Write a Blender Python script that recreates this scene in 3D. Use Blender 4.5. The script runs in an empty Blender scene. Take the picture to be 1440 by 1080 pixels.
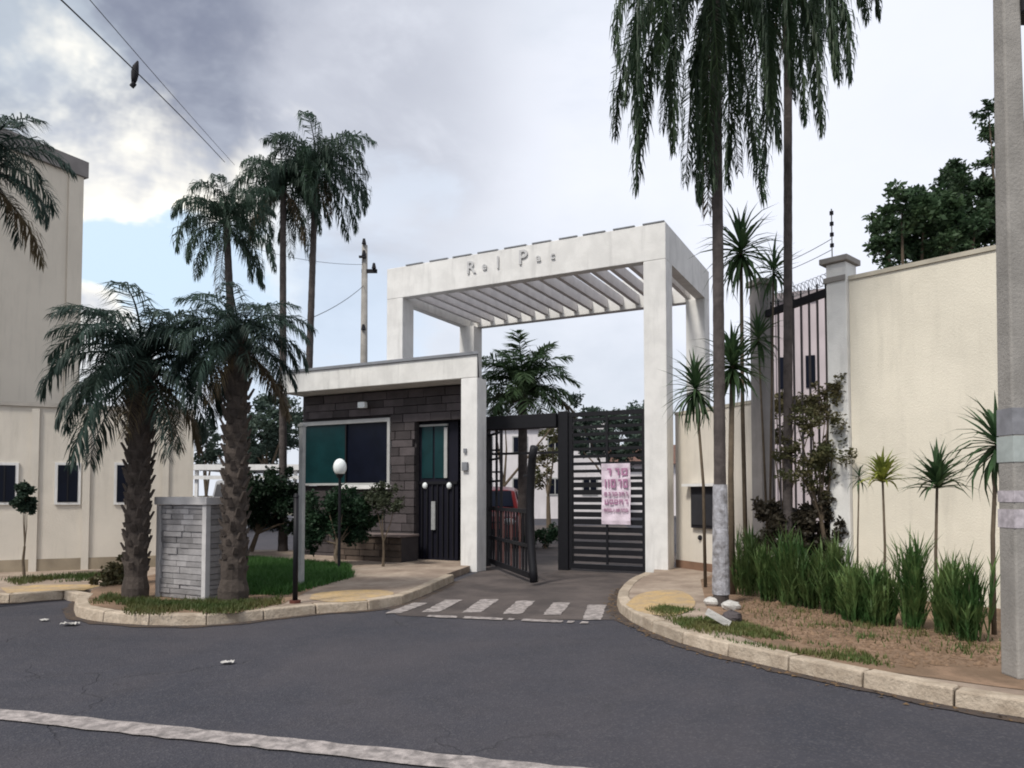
import bpy, math, random
from mathutils import Vector, Matrix
PI = math.pi
R = math.radians
random.seed(7)
scene = bpy.context.scene
COL = scene.collection

# ------------------------------------------------------------------ camera
FPX, CX, CY = 1050.0, 720.0, 540.0
EYE = 1.25
PITCH = R(2.2)
SHIFT = (155 - FPX * math.tan(PITCH)) / 1440.0
cam = bpy.data.cameras.new('camera')
cam.lens = 36 * FPX / 1440
cam.sensor_width = 36
cam.shift_y = SHIFT
cam.clip_end = 2000
camo = bpy.data.objects.new('camera', cam)
COL.objects.link(camo)
camo.location = (0, 0, EYE)
camo.rotation_euler = (PI / 2 + PITCH, 0, 0)
scene.camera = camo
scene.cycles.filter_width = 1.9

# ------------------------------------------------------------------ world, sun, exposure
SUN_EL, SUN_AZ = R(52), R(-140)     # azimuth of the sun measured from +Y towards +X
scene.view_settings.view_transform = 'Standard'
scene.view_settings.look = 'None'
scene.view_settings.exposure = 0.42
scene.view_settings.gamma = 1
scene.view_settings.use_curve_mapping = False


def pixdir(px, py):
    x = (px - CX) / FPX
    y = (CY - py) / FPX + SHIFT * 1440 / FPX
    c, s = math.cos(PITCH), math.sin(PITCH)
    return Vector((x, c - s * y, s + c * y))


world = bpy.data.worlds.new("World")
scene.world = world
world.use_nodes = True
nt = world.node_tree
nt.nodes.clear()


class NG:
    """tiny helper for node trees"""
    def __init__(s, tree): s.t = tree
    def n(s, typ, **kw):
        nd = s.t.nodes.new(typ)
        for k, v in kw.items(): setattr(nd, k, v)
        return nd
    def put(s, nd, sock, v):
        if isinstance(v, bpy.types.NodeSocket): s.t.links.new(v, nd.inputs[sock])
        elif v is not None: nd.inputs[sock].default_value = v
    def math(s, op, a, b=None, c=None, clamp=False):
        nd = s.n('ShaderNodeMath', operation=op, use_clamp=clamp)
        s.put(nd, 0, a)
        if b is not None: s.put(nd, 1, b)
        if c is not None: s.put(nd, 2, c)
        return nd.outputs[0]
    def noise(s, vec, scale, detail=4, rough=.55, dist=0):
        nd = s.n('ShaderNodeTexNoise')
        if vec is not None: s.put(nd, 'Vector', vec)
        s.put(nd, 'Scale', scale); s.put(nd, 'Detail', detail); s.put(nd, 'Roughness', rough); s.put(nd, 'Distortion', dist)
        return nd.outputs['Fac']
    def ramp(s, fac, stops):
        nd = s.n('ShaderNodeValToRGB')
        s.put(nd, 0, fac)
        el = nd.color_ramp.elements
        while len(el) > 1: el.remove(el[-1])
        el[0].position, el[0].color = stops[0][0], (*stops[0][1], 1)
        for p, c in stops[1:]:
            e = el.new(p); e.color = (*c, 1)
        return nd.outputs[0]
    def mix(s, fac, a, b, mode='MIX'):
        nd = s.n('ShaderNodeMixRGB', blend_type=mode)
        s.put(nd, 0, fac)
        s.put(nd, 1, (*a, 1) if isinstance(a, tuple) else a)
        s.put(nd, 2, (*b, 1) if isinstance(b, tuple) else b)
        return nd.outputs[0]
    def smooth(s, v, a, b):
        nd = s.n('ShaderNodeMapRange', interpolation_type='SMOOTHSTEP')
        s.put(nd, 'Value', v); s.put(nd, 'From Min', a); s.put(nd, 'From Max', b)
        return nd.outputs[0]


g = NG(nt)
tc = g.n('ShaderNodeTexCoord')
dirv = tc.outputs['Generated']
mp = g.n('ShaderNodeMapping')
g.put(mp, 'Vector', dirv)
mp.inputs['Scale'].default_value = (1, 1, 1.7)
n1 = g.noise(mp.outputs[0], 2.3, 6, .55, .35)
n2 = g.noise(mp.outputs[0], 5.2, 5, .6, .2)


def spot(px, py, deg_in, deg_out):
    d = pixdir(px, py).normalized()
    nd = g.n('ShaderNodeVectorMath', operation='DOT_PRODUCT')
    g.put(nd, 0, dirv)
    nd.inputs[1].default_value = d
    wob = g.math('MULTIPLY_ADD', n2, .05, -.025)
    wob2 = g.math('MULTIPLY_ADD', n1, .10, -.05)
    v = g.math('ADD', g.math('ADD', nd.outputs['Value'], wob), wob2)
    return g.smooth(v, math.cos(R(deg_out)), math.cos(R(deg_in)))


PALE, DARK, BRIGHT, BLUE = (.66, .69, .76), (.20, .22, .29), (1.05, 1.0, .88), (.44, .62, .82)
base = g.mix(g.smooth(n1, .30, .62), (.54, .58, .65), PALE)
base = g.mix(g.math('MULTIPLY', g.smooth(n2, .42, .7), .35), base, (.68, .71, .77))
dk = g.math('MULTIPLY', spot(235, 40, 6, 26), 1.0)
dk2 = g.math('MULTIPLY', spot(60, -120, 10, 32), .9)
dkm = g.math('MAXIMUM', dk, dk2)
base = g.mix(g.math('MULTIPLY', dkm, g.math('MULTIPLY_ADD', g.smooth(n2, .3, .62), .5, .5)), base, DARK)
base = g.mix(g.math('MULTIPLY', spot(235, 235, 2, 10), .6), base, (.28, .31, .38))
base = g.mix(g.math('MULTIPLY', spot(50, 120, 3, 11), .7), base, (.50, .56, .62))
base = g.mix(g.math('MULTIPLY', spot(185, 315, 4, 12), .92), base, BRIGHT)
base = g.mix(g.math('MULTIPLY', spot(215, 400, 2, 7), .8), base, BLUE)
base = g.mix(g.math('MULTIPLY', spot(470, 470, 3, 10), .6), base, (.55, .66, .80))
base = g.mix(g.math('MULTIPLY', spot(560, 130, 4, 14), .5), base, (.70, .72, .78))
base = g.mix(g.math('MULTIPLY', spot(1300, 120, 10, 30), .7), base, (.78, .80, .88))
# below the horizon: dull ground light
sep = g.n('ShaderNodeSeparateXYZ'); g.put(sep, 0, dirv)
base = g.mix(g.smooth(sep.outputs['Z'], -.02, -.25), base, (.25, .24, .22))
sky = g.n('ShaderNodeTexSky', sky_type='NISHITA', sun_disc=False)
sky.sun_elevation = SUN_EL
sky.sun_rotation = SUN_AZ
bg1 = g.n('ShaderNodeBackground'); g.put(bg1, 0, sky.outputs[0]); bg1.inputs[1].default_value = .08
bg2 = g.n('ShaderNodeBackground'); g.put(bg2, 0, base); bg2.inputs[1].default_value = 1.0
ms = g.n('ShaderNodeMixShader')
g.put(ms, 0, .93); g.put(ms, 1, bg1.outputs[0]); g.put(ms, 2, bg2.outputs[0])
out = g.n('ShaderNodeOutputWorld'); g.put(out, 0, ms.outputs[0])

sl = bpy.data.lights.new('sun', 'SUN')
sl.energy = 2.4
sl.angle = R(10)
sl.color = (1, .95, .87)
so = bpy.data.objects.new('sun', sl)
COL.objects.link(so)
sd = Vector((math.sin(SUN_AZ) * math.cos(SUN_EL), math.cos(SUN_AZ) * math.cos(SUN_EL), math.sin(SUN_EL)))
so.rotation_euler = sd.to_track_quat('Z', 'Y').to_euler()
so.location = sd * 50

# ------------------------------------------------------------------ placement helpers
def ap(px, py, Y):
    d = pixdir(px, py)
    return Vector((0, 0, EYE)) + d * (Y / d.y)


def gp(px, py, z=0.0):
    d = pixdir(px, py)
    return Vector((0, 0, EYE)) + d * ((z - EYE) / d.z)


def g2(px, py, z=0.0):
    p = gp(px, py, z)
    return (p.x, p.y)


U = Vector((-.887, .462, 0)).normalized()
V = Vector((.462, .887, 0)).normalized()
V = (V - U * V.dot(U)).normalized()


def on(o, px, py, b=0.0):
    """(a, z) where the sight line of a pixel meets the facade plane b metres behind o"""
    d = pixdir(px, py)
    c = Vector((0, 0, EYE))
    q = o + V * b
    t = (q - c).dot(V) / d.dot(V)
    p = c + d * t
    return (p - q).dot(U), p.z


# ------------------------------------------------------------------ materials
MATS = {}


def mat(name, col, rough=.8, scale=6., amt=.25, bump=.0, bscale=40., col2=None, metal=0., streak=0., rand=0., spec=.3,
        alpha=None, trans=0., worldco=False, detail=5):
    if name in MATS: return MATS[name]
    m = bpy.data.materials.new(name)
    m.use_nodes = True
    t = m.node_tree
    k = NG(t)
    bs = t.nodes['Principled BSDF']
    co = k.n('ShaderNodeTexCoord')
    if worldco:
        ge = k.n('ShaderNodeNewGeometry'); vec = ge.outputs['Position']
    else:
        vec = co.outputs['Object']
    c2 = col2 or tuple(c * (1 - amt) for c in col)
    f = k.noise(vec, scale, detail, .6, .3)
    c = k.mix(k.smooth(f, .3, .7), col, c2)
    if col2 is not None and amt:
        f3 = k.noise(vec, scale * 5.3, 4, .7)
        c = k.mix(k.math('MULTIPLY', k.smooth(f3, .4, .75), amt), c, tuple(x * .5 for x in col))
    if streak:
        mpp = k.n('ShaderNodeMapping'); k.put(mpp, 'Vector', vec); mpp.inputs['Scale'].default_value = (3.2, 3.2, .35)
        f2 = k.noise(mpp.outputs[0], 2.2, 6, .65)
        c = k.mix(k.math('MULTIPLY', k.smooth(f2, .48, .8), streak), c, tuple(x * .45 for x in col))
    if rand:
        oi = k.n('ShaderNodeObjectInfo')
        hs = k.n('ShaderNodeHueSaturation')
        k.put(hs, 'Value', k.math('MULTIPLY_ADD', oi.outputs['Random'], 2 * rand, 1 - rand))
        hs.inputs['Saturation'].default_value = 1
        k.put(hs, 'Color', c)
        c = hs.outputs[0]
    k.put(bs, 'Base Color', c)
    bs.inputs['Roughness'].default_value = rough
    bs.inputs['Metallic'].default_value = metal
    bs.inputs['Specular IOR Level'].default_value = spec
    if trans:
        bs.inputs['Transmission Weight'].default_value = trans
    if bump:
        bn = k.n('ShaderNodeBump')
        bn.inputs['Strength'].default_value = bump
        bn.inputs['Distance'].default_value = .02
        k.put(bn, 'Height', k.noise(vec, bscale, 4, .7))
        k.put(bs, 'Normal', bn.outputs[0])
    MATS[name] = m
    return m


def leafmat(name, col, col2, rand=.25, rough=.55, sc=1.4):
    m = bpy.data.materials.new(name)
    m.use_nodes = True
    t = m.node_tree
    k = NG(t)
    bs = t.nodes['Principled BSDF']
    ge = k.n('ShaderNodeNewGeometry')
    f = k.noise(ge.outputs['Position'], sc, 3, .6)
    f2 = k.noise(ge.outputs['Position'], sc * 9, 2, .6)
    c = k.mix(k.smooth(f, .32, .68), col, col2)
    c = k.mix(k.math('MULTIPLY', k.smooth(f2, .4, .7), .5), c, tuple(x * 1.5 for x in col))
    oi = k.n('ShaderNodeObjectInfo')
    hs = k.n('ShaderNodeHueSaturation')
    k.put(hs, 'Value', k.math('MULTIPLY_ADD', oi.outputs['Random'], 2 * rand, 1 - rand))
    k.put(hs, 'Color', c)
    k.put(bs, 'Base Color', hs.outputs[0])
    bs.inputs['Roughness'].default_value = rough
    bs.inputs['Specular IOR Level'].default_value = .25
    tl = k.n('ShaderNodeBsdfTranslucent'); k.put(tl, 0, hs.outputs[0])
    mx = k.n('ShaderNodeMixShader'); k.put(mx, 0, .30)
    k.put(mx, 1, bs.outputs[0]); k.put(mx, 2, tl.outputs[0])
    k.put(t.nodes['Material Output'], 0, mx.outputs[0])
    MATS[name] = m
    return m


white = mat('white_stucco', (.74, .73, .70), .85, 3., .16, .3, 60, streak=.5)
white2 = mat('white_stucco_columns', (.78, .77, .75), .85, 3., .14, .3, 60, streak=.42)
flash = mat('grey_flashing', (.22, .23, .25), .5, 8., .2)
rafter_m = mat('rafter_plaster', (.72, .69, .68), .9, 4., .15, .2, 60)
beige = mat('beige_stucco', (.74, .69, .58), .9, 1.1, .12, .3, 55, streak=.28, worldco=True)
beige_l = mat('cream_stucco', (.70, .645, .56), .9, 1.1, .14, .3, 55, streak=.35, worldco=True)
tower_m = mat('tower_render', (.64, .575, .48), .9, .5, .10, .1, 20, streak=.2, worldco=True)
tower_p = mat('tower_pink_render', (.56, .46, .42), .9, .5, .12, worldco=True)
tower_e = mat('tower_eave', (.24, .22, .21), .9, 2, .2)
asphalt = mat('asphalt', (.052, .050, .060), .9, .8, .30, .5, 130, col2=(.038, .039, .050), worldco=True, detail=8)
def build_asphalt():
    m = MATS['asphalt']; t = m.node_tree; k = NG(t)
    bs = t.nodes['Principled BSDF']
    old = bs.inputs['Base Color'].links[0].from_socket
    ge = k.n('ShaderNodeNewGeometry'); P = ge.outputs['Position']
    v = k.n('ShaderNodeTexVoronoi'); k.put(v, 'Vector', P); k.put(v, 'Scale', 85.)
    agg = k.mix(k.math('MULTIPLY', k.smooth(v.outputs['Color'], .55, .95), .40), old, (.12, .115, .12))
    big = k.noise(P, .35, 6, .65, .6)
    c = k.mix(k.math('MULTIPLY', k.smooth(big, .42, .66), .40), agg, (.080, .070, .074))
    st = k.noise(P, 1.3, 5, .7, 1.0)
    c = k.mix(k.math('MULTIPLY', k.smooth(st, .58, .72), .45), c, (.03, .03, .033))
    wv = k.n('ShaderNodeVectorMath', operation='ADD')
    nz = k.n('ShaderNodeTexNoise'); k.put(nz, 'Vector', P); k.put(nz, 'Scale', 1.6); k.put(nz, 'Detail', 6)
    k.put(wv, 0, P); k.put(wv, 1, nz.outputs['Color'])
    cr = k.n('ShaderNodeTexVoronoi', feature='DISTANCE_TO_EDGE'); k.put(cr, 'Vector', wv.outputs[0]); k.put(cr, 'Scale', .42)
    line = k.math('SUBTRACT', 1.0, k.smooth(cr.outputs['Distance'], .0015, .006))
    msk = k.smooth(k.noise(P, .5, 2, .5), .46, .56)
    crk = k.math('MULTIPLY', line, msk)
    c = k.mix(k.math('MULTIPLY', crk, .2), c, (.015, .015, .016))
    k.put(bs, 'Base Color', c)
    bn = [n for n in t.nodes if n.type == 'BUMP'][0]
    bn.inputs['Strength'].default_value = .8
    h = k.math('SUBTRACT', v.outputs['Distance'], k.math('MULTIPLY', crk, 1.5))
    k.put(bn, 'Height', h); bn.inputs['Distance'].default_value = .006


build_asphalt()
dpave = mat('driveway_paving', (.115, .095, .088), .9, 1.6, .35, .5, 60, col2=(.062, .052, .05), worldco=True)
earth = mat('earth', (.32, .21, .14), .95, 2.6, .5, 1.0, 30, col2=(.17, .115, .075), worldco=True, detail=9)
pavec = mat('pavement_concrete', (.42, .34, .27), .95, 2.2, .5, .6, 50, col2=(.24, .18, .14), worldco=True, detail=9)
yellowp = mat('worn_yellow_paint', (.52, .36, .17), .9, 5., .6, .3, 60, col2=(.36, .28, .20), worldco=True)
kerb_m = mat('kerb_concrete', (.50, .42, .33), .92, 7., .45, .8, 35, col2=(.33, .265, .20), worldco=True, rand=.16, detail=9)
terra = mat('ground_soil', (.12, .11, .07), .95, .2, .4, worldco=True)
linep = mat('worn_white_paint', (.45, .40, .38), .85, 14., .75, .4, 90, col2=(.15, .135, .13), worldco=True, detail=9)
stone = mat('dark_stone', (.078, .066, .068), .8, 5., .3, .6, 45, rand=.35)
stone_g = mat('grey_stone', (.34, .325, .325), .85, 5., .3, .6, 45, rand=.25)
mortar = mat('mortar', (.055, .048, .05), .95, 8., .2)
mortar_g = mat('grey_mortar', (.22, .21, .21), .95, 8., .2)
black = mat('black_metal', (.009, .009, .012), .55, 10., .2, spec=.25)
blackm = mat('black_matt', (.015, .014, .018), .8, 10., .2)
dark_in = mat('dark_interior', (.02, .02, .03), .9, 4., .2)
door_m = mat('door_navy_black', (.008, .008, .016), .6, 6., .2, spec=.2)
glass_t = mat('teal_glass', (.005, .034, .038), .3, 3., .3, spec=.2)
glass_d = mat('dark_glass', (.005, .007, .016), .3, 3., .3, spec=.15)
alu = mat('painted_frame', (.42, .42, .41), .5, 8., .15)
greym = mat('galvanised', (.34, .35, .35), .5, 8., .2)
lampw = mat('white_plastic', (.8, .84, .84), .4, 8., .05)
bark = mat('palm_bark', (.085, .068, .058), .95, 7., .45, .9, 25, worldco=True)
bark2 = mat('smooth_palm_bark', (.095, .08, .075), .9, 9., .4, .6, 25, worldco=True)
limew = mat('limewashed_bark', (.50, .50, .54), .9, 11., .6, .9, 25, col2=(.17, .16, .16), detail=9)
stemm = mat('woody_stem', (.13, .10, .07), .9, 12., .3)
conc = mat('pole_concrete', (.33, .31, .285), .92, 4., .25, .4, 50, streak=.25, worldco=True)
banner = mat('banner_vinyl', (.70, .60, .68), .6, 8., .12)
bannert = mat('banner_magenta_print', (.42, .20, .33), .6, 8., .2)
letter = mat('letter_metal', (.56, .56, .56), .5, 8., .2)
redp = mat('dark_red_paint', (.16, .012, .014), .3, 4., .1, spec=.6)
tyre = mat('rubber', (.015, .015, .015), .9, 8., .2)
pinkb = mat('pale_pink_render', (.58, .51, .53), .9, .8, .15, streak=.3, worldco=True)
pinkw = mat('pale_white_render', (.76, .72, .73), .9, .8, .15, streak=.3, worldco=True)
rooft = mat('roof_tile', (.16, .09, .07), .9, 4., .3)
L_palm = leafmat('palm_leaf', (.028, .050, .036), (.045, .078, .050))
L_palm2 = leafmat('palm_leaf_dark', (.025, .046, .038), (.042, .070, .054))
L_tall = leafmat('tall_palm_leaf', (.024, .045, .024), (.050, .080, .038))
L_dry = leafmat('dry_palm_leaf', (.10, .08, .045), (.09, .065, .04))
L_blade = leafmat('blade_leaf', (.042, .095, .028), (.13, .185, .062), sc=3.5)
L_yuc = leafmat('yucca_leaf', (.036, .075, .032), (.065, .11, .045))
L_yel = leafmat('yellow_yucca_leaf', (.26, .27, .05), (.16, .21, .05))
L_tree = leafmat('tree_leaf', (.032, .062, .030), (.062, .10, .044))
L_far = leafmat('far_tree_leaf', (.035, .055, .045), (.06, .085, .06))
L_hedge = leafmat('hedge_leaf', (.010, .026, .014), (.020, .045, .020))
L_brown = leafmat('brown_shrub_leaf', (.12, .10, .05), (.07, .085, .035))
L_grass = leafmat('grass_blades', (.060, .095, .025), (.13, .12, .045), sc=2)
L_lawn = leafmat('lawn_blades', (.030, .085, .018), (.045, .11, .025), sc=2)

# ------------------------------------------------------------------ mesh helpers
class MB:
    def __init__(s): s.v, s.f = [], []
    def add(s, vs, fs):
        n = len(s.v)
        s.v += [tuple(x) for x in vs]
        s.f += [tuple(i + n for i in f) for f in fs]
        return s
    def corners(s, p8):
        return s.add(p8, [(0, 3, 2, 1), (4, 5, 6, 7), (0, 1, 5, 4), (1, 2, 6, 5), (2, 3, 7, 6), (3, 0, 4, 7)])
    def box(s, x0, x1, y0, y1, z0, z1, M=None):
        p = [Vector(q) for q in ((x0, y0, z0), (x1, y0, z0), (x1, y1, z0), (x0, y1, z0), (x0, y0, z1), (x1, y0, z1), (x1, y1, z1), (x0, y1, z1))]
        if M: p = [M @ q for q in p]
        return s.corners(p)
    def fab(s, o, a0, a1, b0, b1, z0, z1):
        """box in facade axes (a leftwards, b backwards)"""
        def P(a, b, z): q = o + U * a + V * b; return (q.x, q.y, z)
        return s.corners([P(a1, b0, z0), P(a0, b0, z0), P(a0, b1, z0), P(a1, b1, z0), P(a1, b0, z1), P(a0, b0, z1), P(a0, b1, z1), P(a1, b1, z1)])
    def tube(s, pts, rad, n=8, cap=True):
        pts = [Vector(p) for p in pts]
        if not isinstance(rad, (list, tuple)): rad = [rad] * len(pts)
        rings = []
        vs, fs = [], []
        ref = None
        for i, p in enumerate(pts):
            t = (pts[min(i + 1, len(pts) - 1)] - pts[max(i - 1, 0)]).normalized()
            if ref is None: ref = Vector((1, 0, 0)) if abs(t.x) < .8 else Vector((0, 1, 0))
            a = (ref - t * ref.dot(t)).normalized(); ref = a
            b = t.cross(a)
            for k in range(n):
                w = 2 * PI * k / n
                vs.append(p + (a * math.cos(w) + b * math.sin(w)) * rad[i])
        for i in range(len(pts) - 1):
            for k in range(n):
                k2 = (k + 1) % n
                fs.append((i * n + k, i * n + k2, (i + 1) * n + k2, (i + 1) * n + k))
        if cap:
            fs.append(tuple(reversed(range(n))))
            fs.append(tuple((len(pts) - 1) * n + k for k in range(n)))
        return s.add(vs, fs)
    def prism(s, poly, z0, z1):
        n = len(poly)
        area = sum(poly[i][0] * poly[(i + 1) % n][1] - poly[(i + 1) % n][0] * poly[i][1] for i in range(n))
        if area < 0: poly = poly[::-1]
        vs = [(x, y, z0) for x, y in poly] + [(x, y, z1) for x, y in poly]
        fs = [tuple(reversed(range(n))), tuple(range(n, 2 * n))]
        fs += [(i, (i + 1) % n, n + (i + 1) % n, n + i) for i in range(n)]
        return s.add(vs, fs)
    def sheet(s, poly, z):
        n = len(poly)
        area = sum(poly[i][0] * poly[(i + 1) % n][1] - poly[(i + 1) % n][0] * poly[i][1] for i in range(n))
        if area < 0: poly = poly[::-1]
        return s.add([(x, y, z) for x, y in poly], [tuple(range(n))])
    def ball(s, c, rx, ry, rz, nu=12, nv=8, jit=0):
        vs, fs = [], []
        for j in range(nv + 1):
            th = PI * j / nv
            for i in range(nu):
                ph = 2 * PI * i / nu
                q = 1 + random.uniform(-jit, jit)
                vs.append((c[0] + rx * q * math.sin(th) * math.cos(ph), c[1] + ry * q * math.sin(th) * math.sin(ph), c[2] + rz * q * math.cos(th)))
        for j in range(nv):
            for i in range(nu):
                i2 = (i + 1) % nu
                fs.append((j * nu + i, (j + 1) * nu + i, (j + 1) * nu + i2, j * nu + i2))
        return s.add(vs, fs)
    def mesh(s, name, m=None, smooth=False):
        me = bpy.data.meshes.new(name)
        me.from_pydata(s.v, [], s.f)
        if m: me.materials.append(m)
        if smooth: me.polygons.foreach_set('use_smooth', [True] * len(me.polygons))
        me.update()
        return me
    def obj(s, name, m=None, parent=None, smooth=False, bevel=0, loc=None, **kw):
        o = bpy.data.objects.new(name, s.mesh(name, m, smooth))
        COL.objects.link(o)
        if loc is not None: o.location = loc
        if bevel:
            b = o.modifiers.new('bevel', 'BEVEL'); b.width = bevel; b.segments = 2; b.limit_method = 'ANGLE'
        if parent: o.parent = parent
        for k_, v_ in kw.items(): o[k_] = v_
        return o


def new(name, me, parent=None, loc=(0, 0, 0), rot=(0, 0, 0), sc=1.0):
    o = bpy.data.objects.new(name, me)
    COL.objects.link(o)
    o.location = loc; o.rotation_euler = rot
    o.scale = (sc,) * 3 if not isinstance(sc, tuple) else sc
    if parent: o.parent = parent
    return o


def thing(name, label, cat, loc=(0, 0, 0), rz=0, group=None):
    o = bpy.data.objects.new(name, None)
    COL.objects.link(o)
    o.empty_display_size = .1
    o.location = loc; o.rotation_euler = (0, 0, rz)
    o['label'] = label; o['category'] = cat
    if group: o['group'] = group
    return o


def tag(o, label, cat, group=None):
    o['label'] = label; o['category'] = cat
    if group: o['group'] = group
    return o


def struct(o): o['kind'] = 'structure'; return o
def unpoly(o): return o


# ------------------------------------------------------------------ SETTING: ground, road, pavements
struct(MB().sheet([(-400, -60), (400, -60), (400, 600), (-400, 600)], -.012).obj('ground', terra))
struct(MB().sheet([(-60, -8), (60, -8), (60, 45), (-60, 45)], 0).obj('road', asphalt))

PT = .10   # pavement height
# road-side edges (at road level) read off the photograph
right_edge = [g2(905, 814), g2(884, 824), g2(866, 842), g2(866, 860), g2(886, 876), g2(935, 899), g2(1000, 919), g2(1095, 942), g2(1220, 970), g2(1345, 997), g2(1440, 1012), g2(1700, 1050)]
left_edge = [(-14, 9.4), g2(0, 851), g2(70, 844), g2(122, 842), g2(108, 850), g2(99, 861), g2(110, 873), g2(200, 881), g2(300, 881), g2(380, 871), g2(450, 863), g2(548, 857), g2(590, 842), g2(640, 818)]


def offset(poly, d):
    """shift an open polyline sideways by d (left of its direction)"""
    res = []
    for i, p in enumerate(poly):
        a = Vector(poly[max(i - 1, 0)]); b = Vector(poly[min(i + 1, len(poly) - 1)])
        t = (b - a).normalized()
        res.append((p[0] - t.y * d, p[1] + t.x * d))
    return res


def resample(poly, step):
    pts = [Vector(p) for p in poly]
    d = [0]
    for a, b in zip(pts, pts[1:]): d.append(d[-1] + (b - a).length)
    n = max(1, round(d[-1] / step))
    res = []
    for k in range(n + 1):
        t = d[-1] * k / n
        i = max(j for j in range(len(d) - 1) if d[j] <= t + 1e-9)
        f = (t - d[i]) / max(1e-9, d[i + 1] - d[i])
        res.append(tuple(pts[i].lerp(pts[i + 1], f)))
    return res


def smooth_poly(poly, it=2):
    for _ in range(it):
        q = [poly[0]]
        for a, b in zip(poly, poly[1:]):
            q.append((a[0] * .75 + b[0] * .25, a[1] * .75 + b[1] * .25))
            q.append((a[0] * .25 + b[0] * .75, a[1] * .25 + b[1] * .75))
        q.append(poly[-1])
        poly = q
    return poly


right_edge = smooth_poly(right_edge)
left_edge = smooth_poly(left_edge)
KW = .15
r_in = offset(right_edge, KW)
l_in = offset(left_edge, KW)
pr = r_in + [(9, 3.2), (12, 12), (6, 14), (2.75, 11.9), (2.2, 11.6)]
pl = l_in + [(-.65, 12.2), (-1.2, 15.5), (-16, 15.5), (-16, 11)]
pav_r = struct(MB().prism(pr, -.2, PT).obj('pavement', pavec))
pav_l = struct(MB().prism(pl, -.2, PT).obj('pavement', pavec))


def kerb(edge, parent, step=.55, seed=1):
    rnd = random.Random(seed)
    # resample both sides jointly so stones stay square-ended
    outer = resample(edge, step)
    inner = offset(outer, KW - .004)
    for i in range(len(outer) - 1):
        a, b = Vector(outer[i]), Vector(outer[i + 1])
        c, d = Vector(inner[i + 1]), Vector(inner[i])
        gp_ = .006
        t = (b - a).normalized() * gp_
        a2, b2, c2, d2 = a + t, b - t, c - t, d + t
        z = PT + .004 + rnd.uniform(-.004, .006)
        bat = .02
        nrm = (d - a).normalized() * bat
        m = MB().corners([(a2.x, a2.y, -.1), (b2.x, b2.y, -.1), (c2.x, c2.y, -.1), (d2.x, d2.y, -.1),
                          (a2.x + nrm.x, a2.y + nrm.y, z), (b2.x + nrm.x, b2.y + nrm.y, z), (c2.x, c2.y, z), (d2.x, d2.y, z)])
        o = m.obj('kerbstone', kerb_m, parent, bevel=.012)


kerb(right_edge, pav_r, seed=1)
kerb(left_edge[2:], pav_l, seed=2)

# surfaces laid on the pavements
Z1 = PT + .004
earth_poly = [g2(1000, 880, Z1), g2(1100, 915, Z1), g2(1200, 938, Z1), g2(1400, 965, Z1), g2(1560, 985, Z1), (6.2, 6.2), (5.0, 7.4), (3.6, 9.2), (2.9, 10.8), g2(985, 815, Z1)]
struct(MB().sheet(earth_poly, Z1).obj('earth_strip', earth))
yp = [g2(880, 850, Z1 + .004), g2(900, 862, Z1 + .004), g2(950, 868, Z1 + .004), g2(985, 850, Z1 + .004), g2(960, 828, Z1 + .004), g2(900, 832, Z1 + .004)]
struct(MB().sheet(smooth_poly(yp + [yp[0]])[:-1], Z1 + .004).obj('yellow_painted_paving', yellowp))
yp = [g2(435, 842, Z1), g2(470, 848, Z1), g2(540, 842, Z1), g2(560, 832, Z1), g2(520, 828, Z1), g2(440, 833, Z1)]
struct(MB().sheet(smooth_poly(yp + [yp[0]])[:-1], Z1).obj('yellow_painted_paving', yellowp))
yp = [g2(10, 834, Z1), g2(60, 832, Z1), g2(118, 830, Z1), g2(150, 822, Z1), g2(60, 822, Z1), g2(0, 826, Z1)]
struct(MB().sheet(yp, Z1).obj('yellow_painted_paving', yellowp))
struct(MB().sheet([g2(120, 850, Z1), g2(200, 862, Z1), g2(330, 862, Z1), g2(400, 848, Z1), g2(470, 812, Z1), g2(400, 790, Z1), g2(250, 800, Z1), g2(130, 828, Z1)], Z1).obj('earth_bed', earth))

# driveway surface between the two pavements
dz = .004
drive = [g2(560, 866), g2(700, 872), g2(872, 872), g2(866, 850), g2(884, 824), (2.2, 11.4), (3.4, 15), (4.5, 30), (-2.5, 30), (-1.0, 15), (-.4, 12.6), g2(650, 814), g2(590, 842), g2(545, 857)]
struct(MB().sheet(drive, dz).obj('driveway', dpave))

# painted crossing at the driveway mouth and the road's edge line
zm = .009
def mark(poly, name='road_marking'):
    rj = random.Random(len(poly) * 31 + int(poly[0][0] * 1000))
    poly = resample(poly + [poly[0]], .045)[:-1]
    poly = [(x + rj.uniform(-.008, .008), y + rj.uniform(-.012, .012)) for x, y in poly]
    return struct(MB().sheet(poly, zm).obj(name, linep))
for (cx, cy, w, h) in ((572, 856, 22, 12), (622, 853, 24, 14), (676, 853, 26, 15), (730, 855, 26, 15), (783, 857, 25, 14), (836, 862, 26, 17)):
    h *= 1.25
    sk = (836 - cx) * .06 + 4
    mark([g2(cx - w / 2 - sk, cy + h / 2), g2(cx + w / 2 - sk, cy + h / 2), g2(cx + w / 2 + sk, cy - h / 2), g2(cx - w / 2 + sk, cy - h / 2)], 'crossing_stripe')
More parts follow.
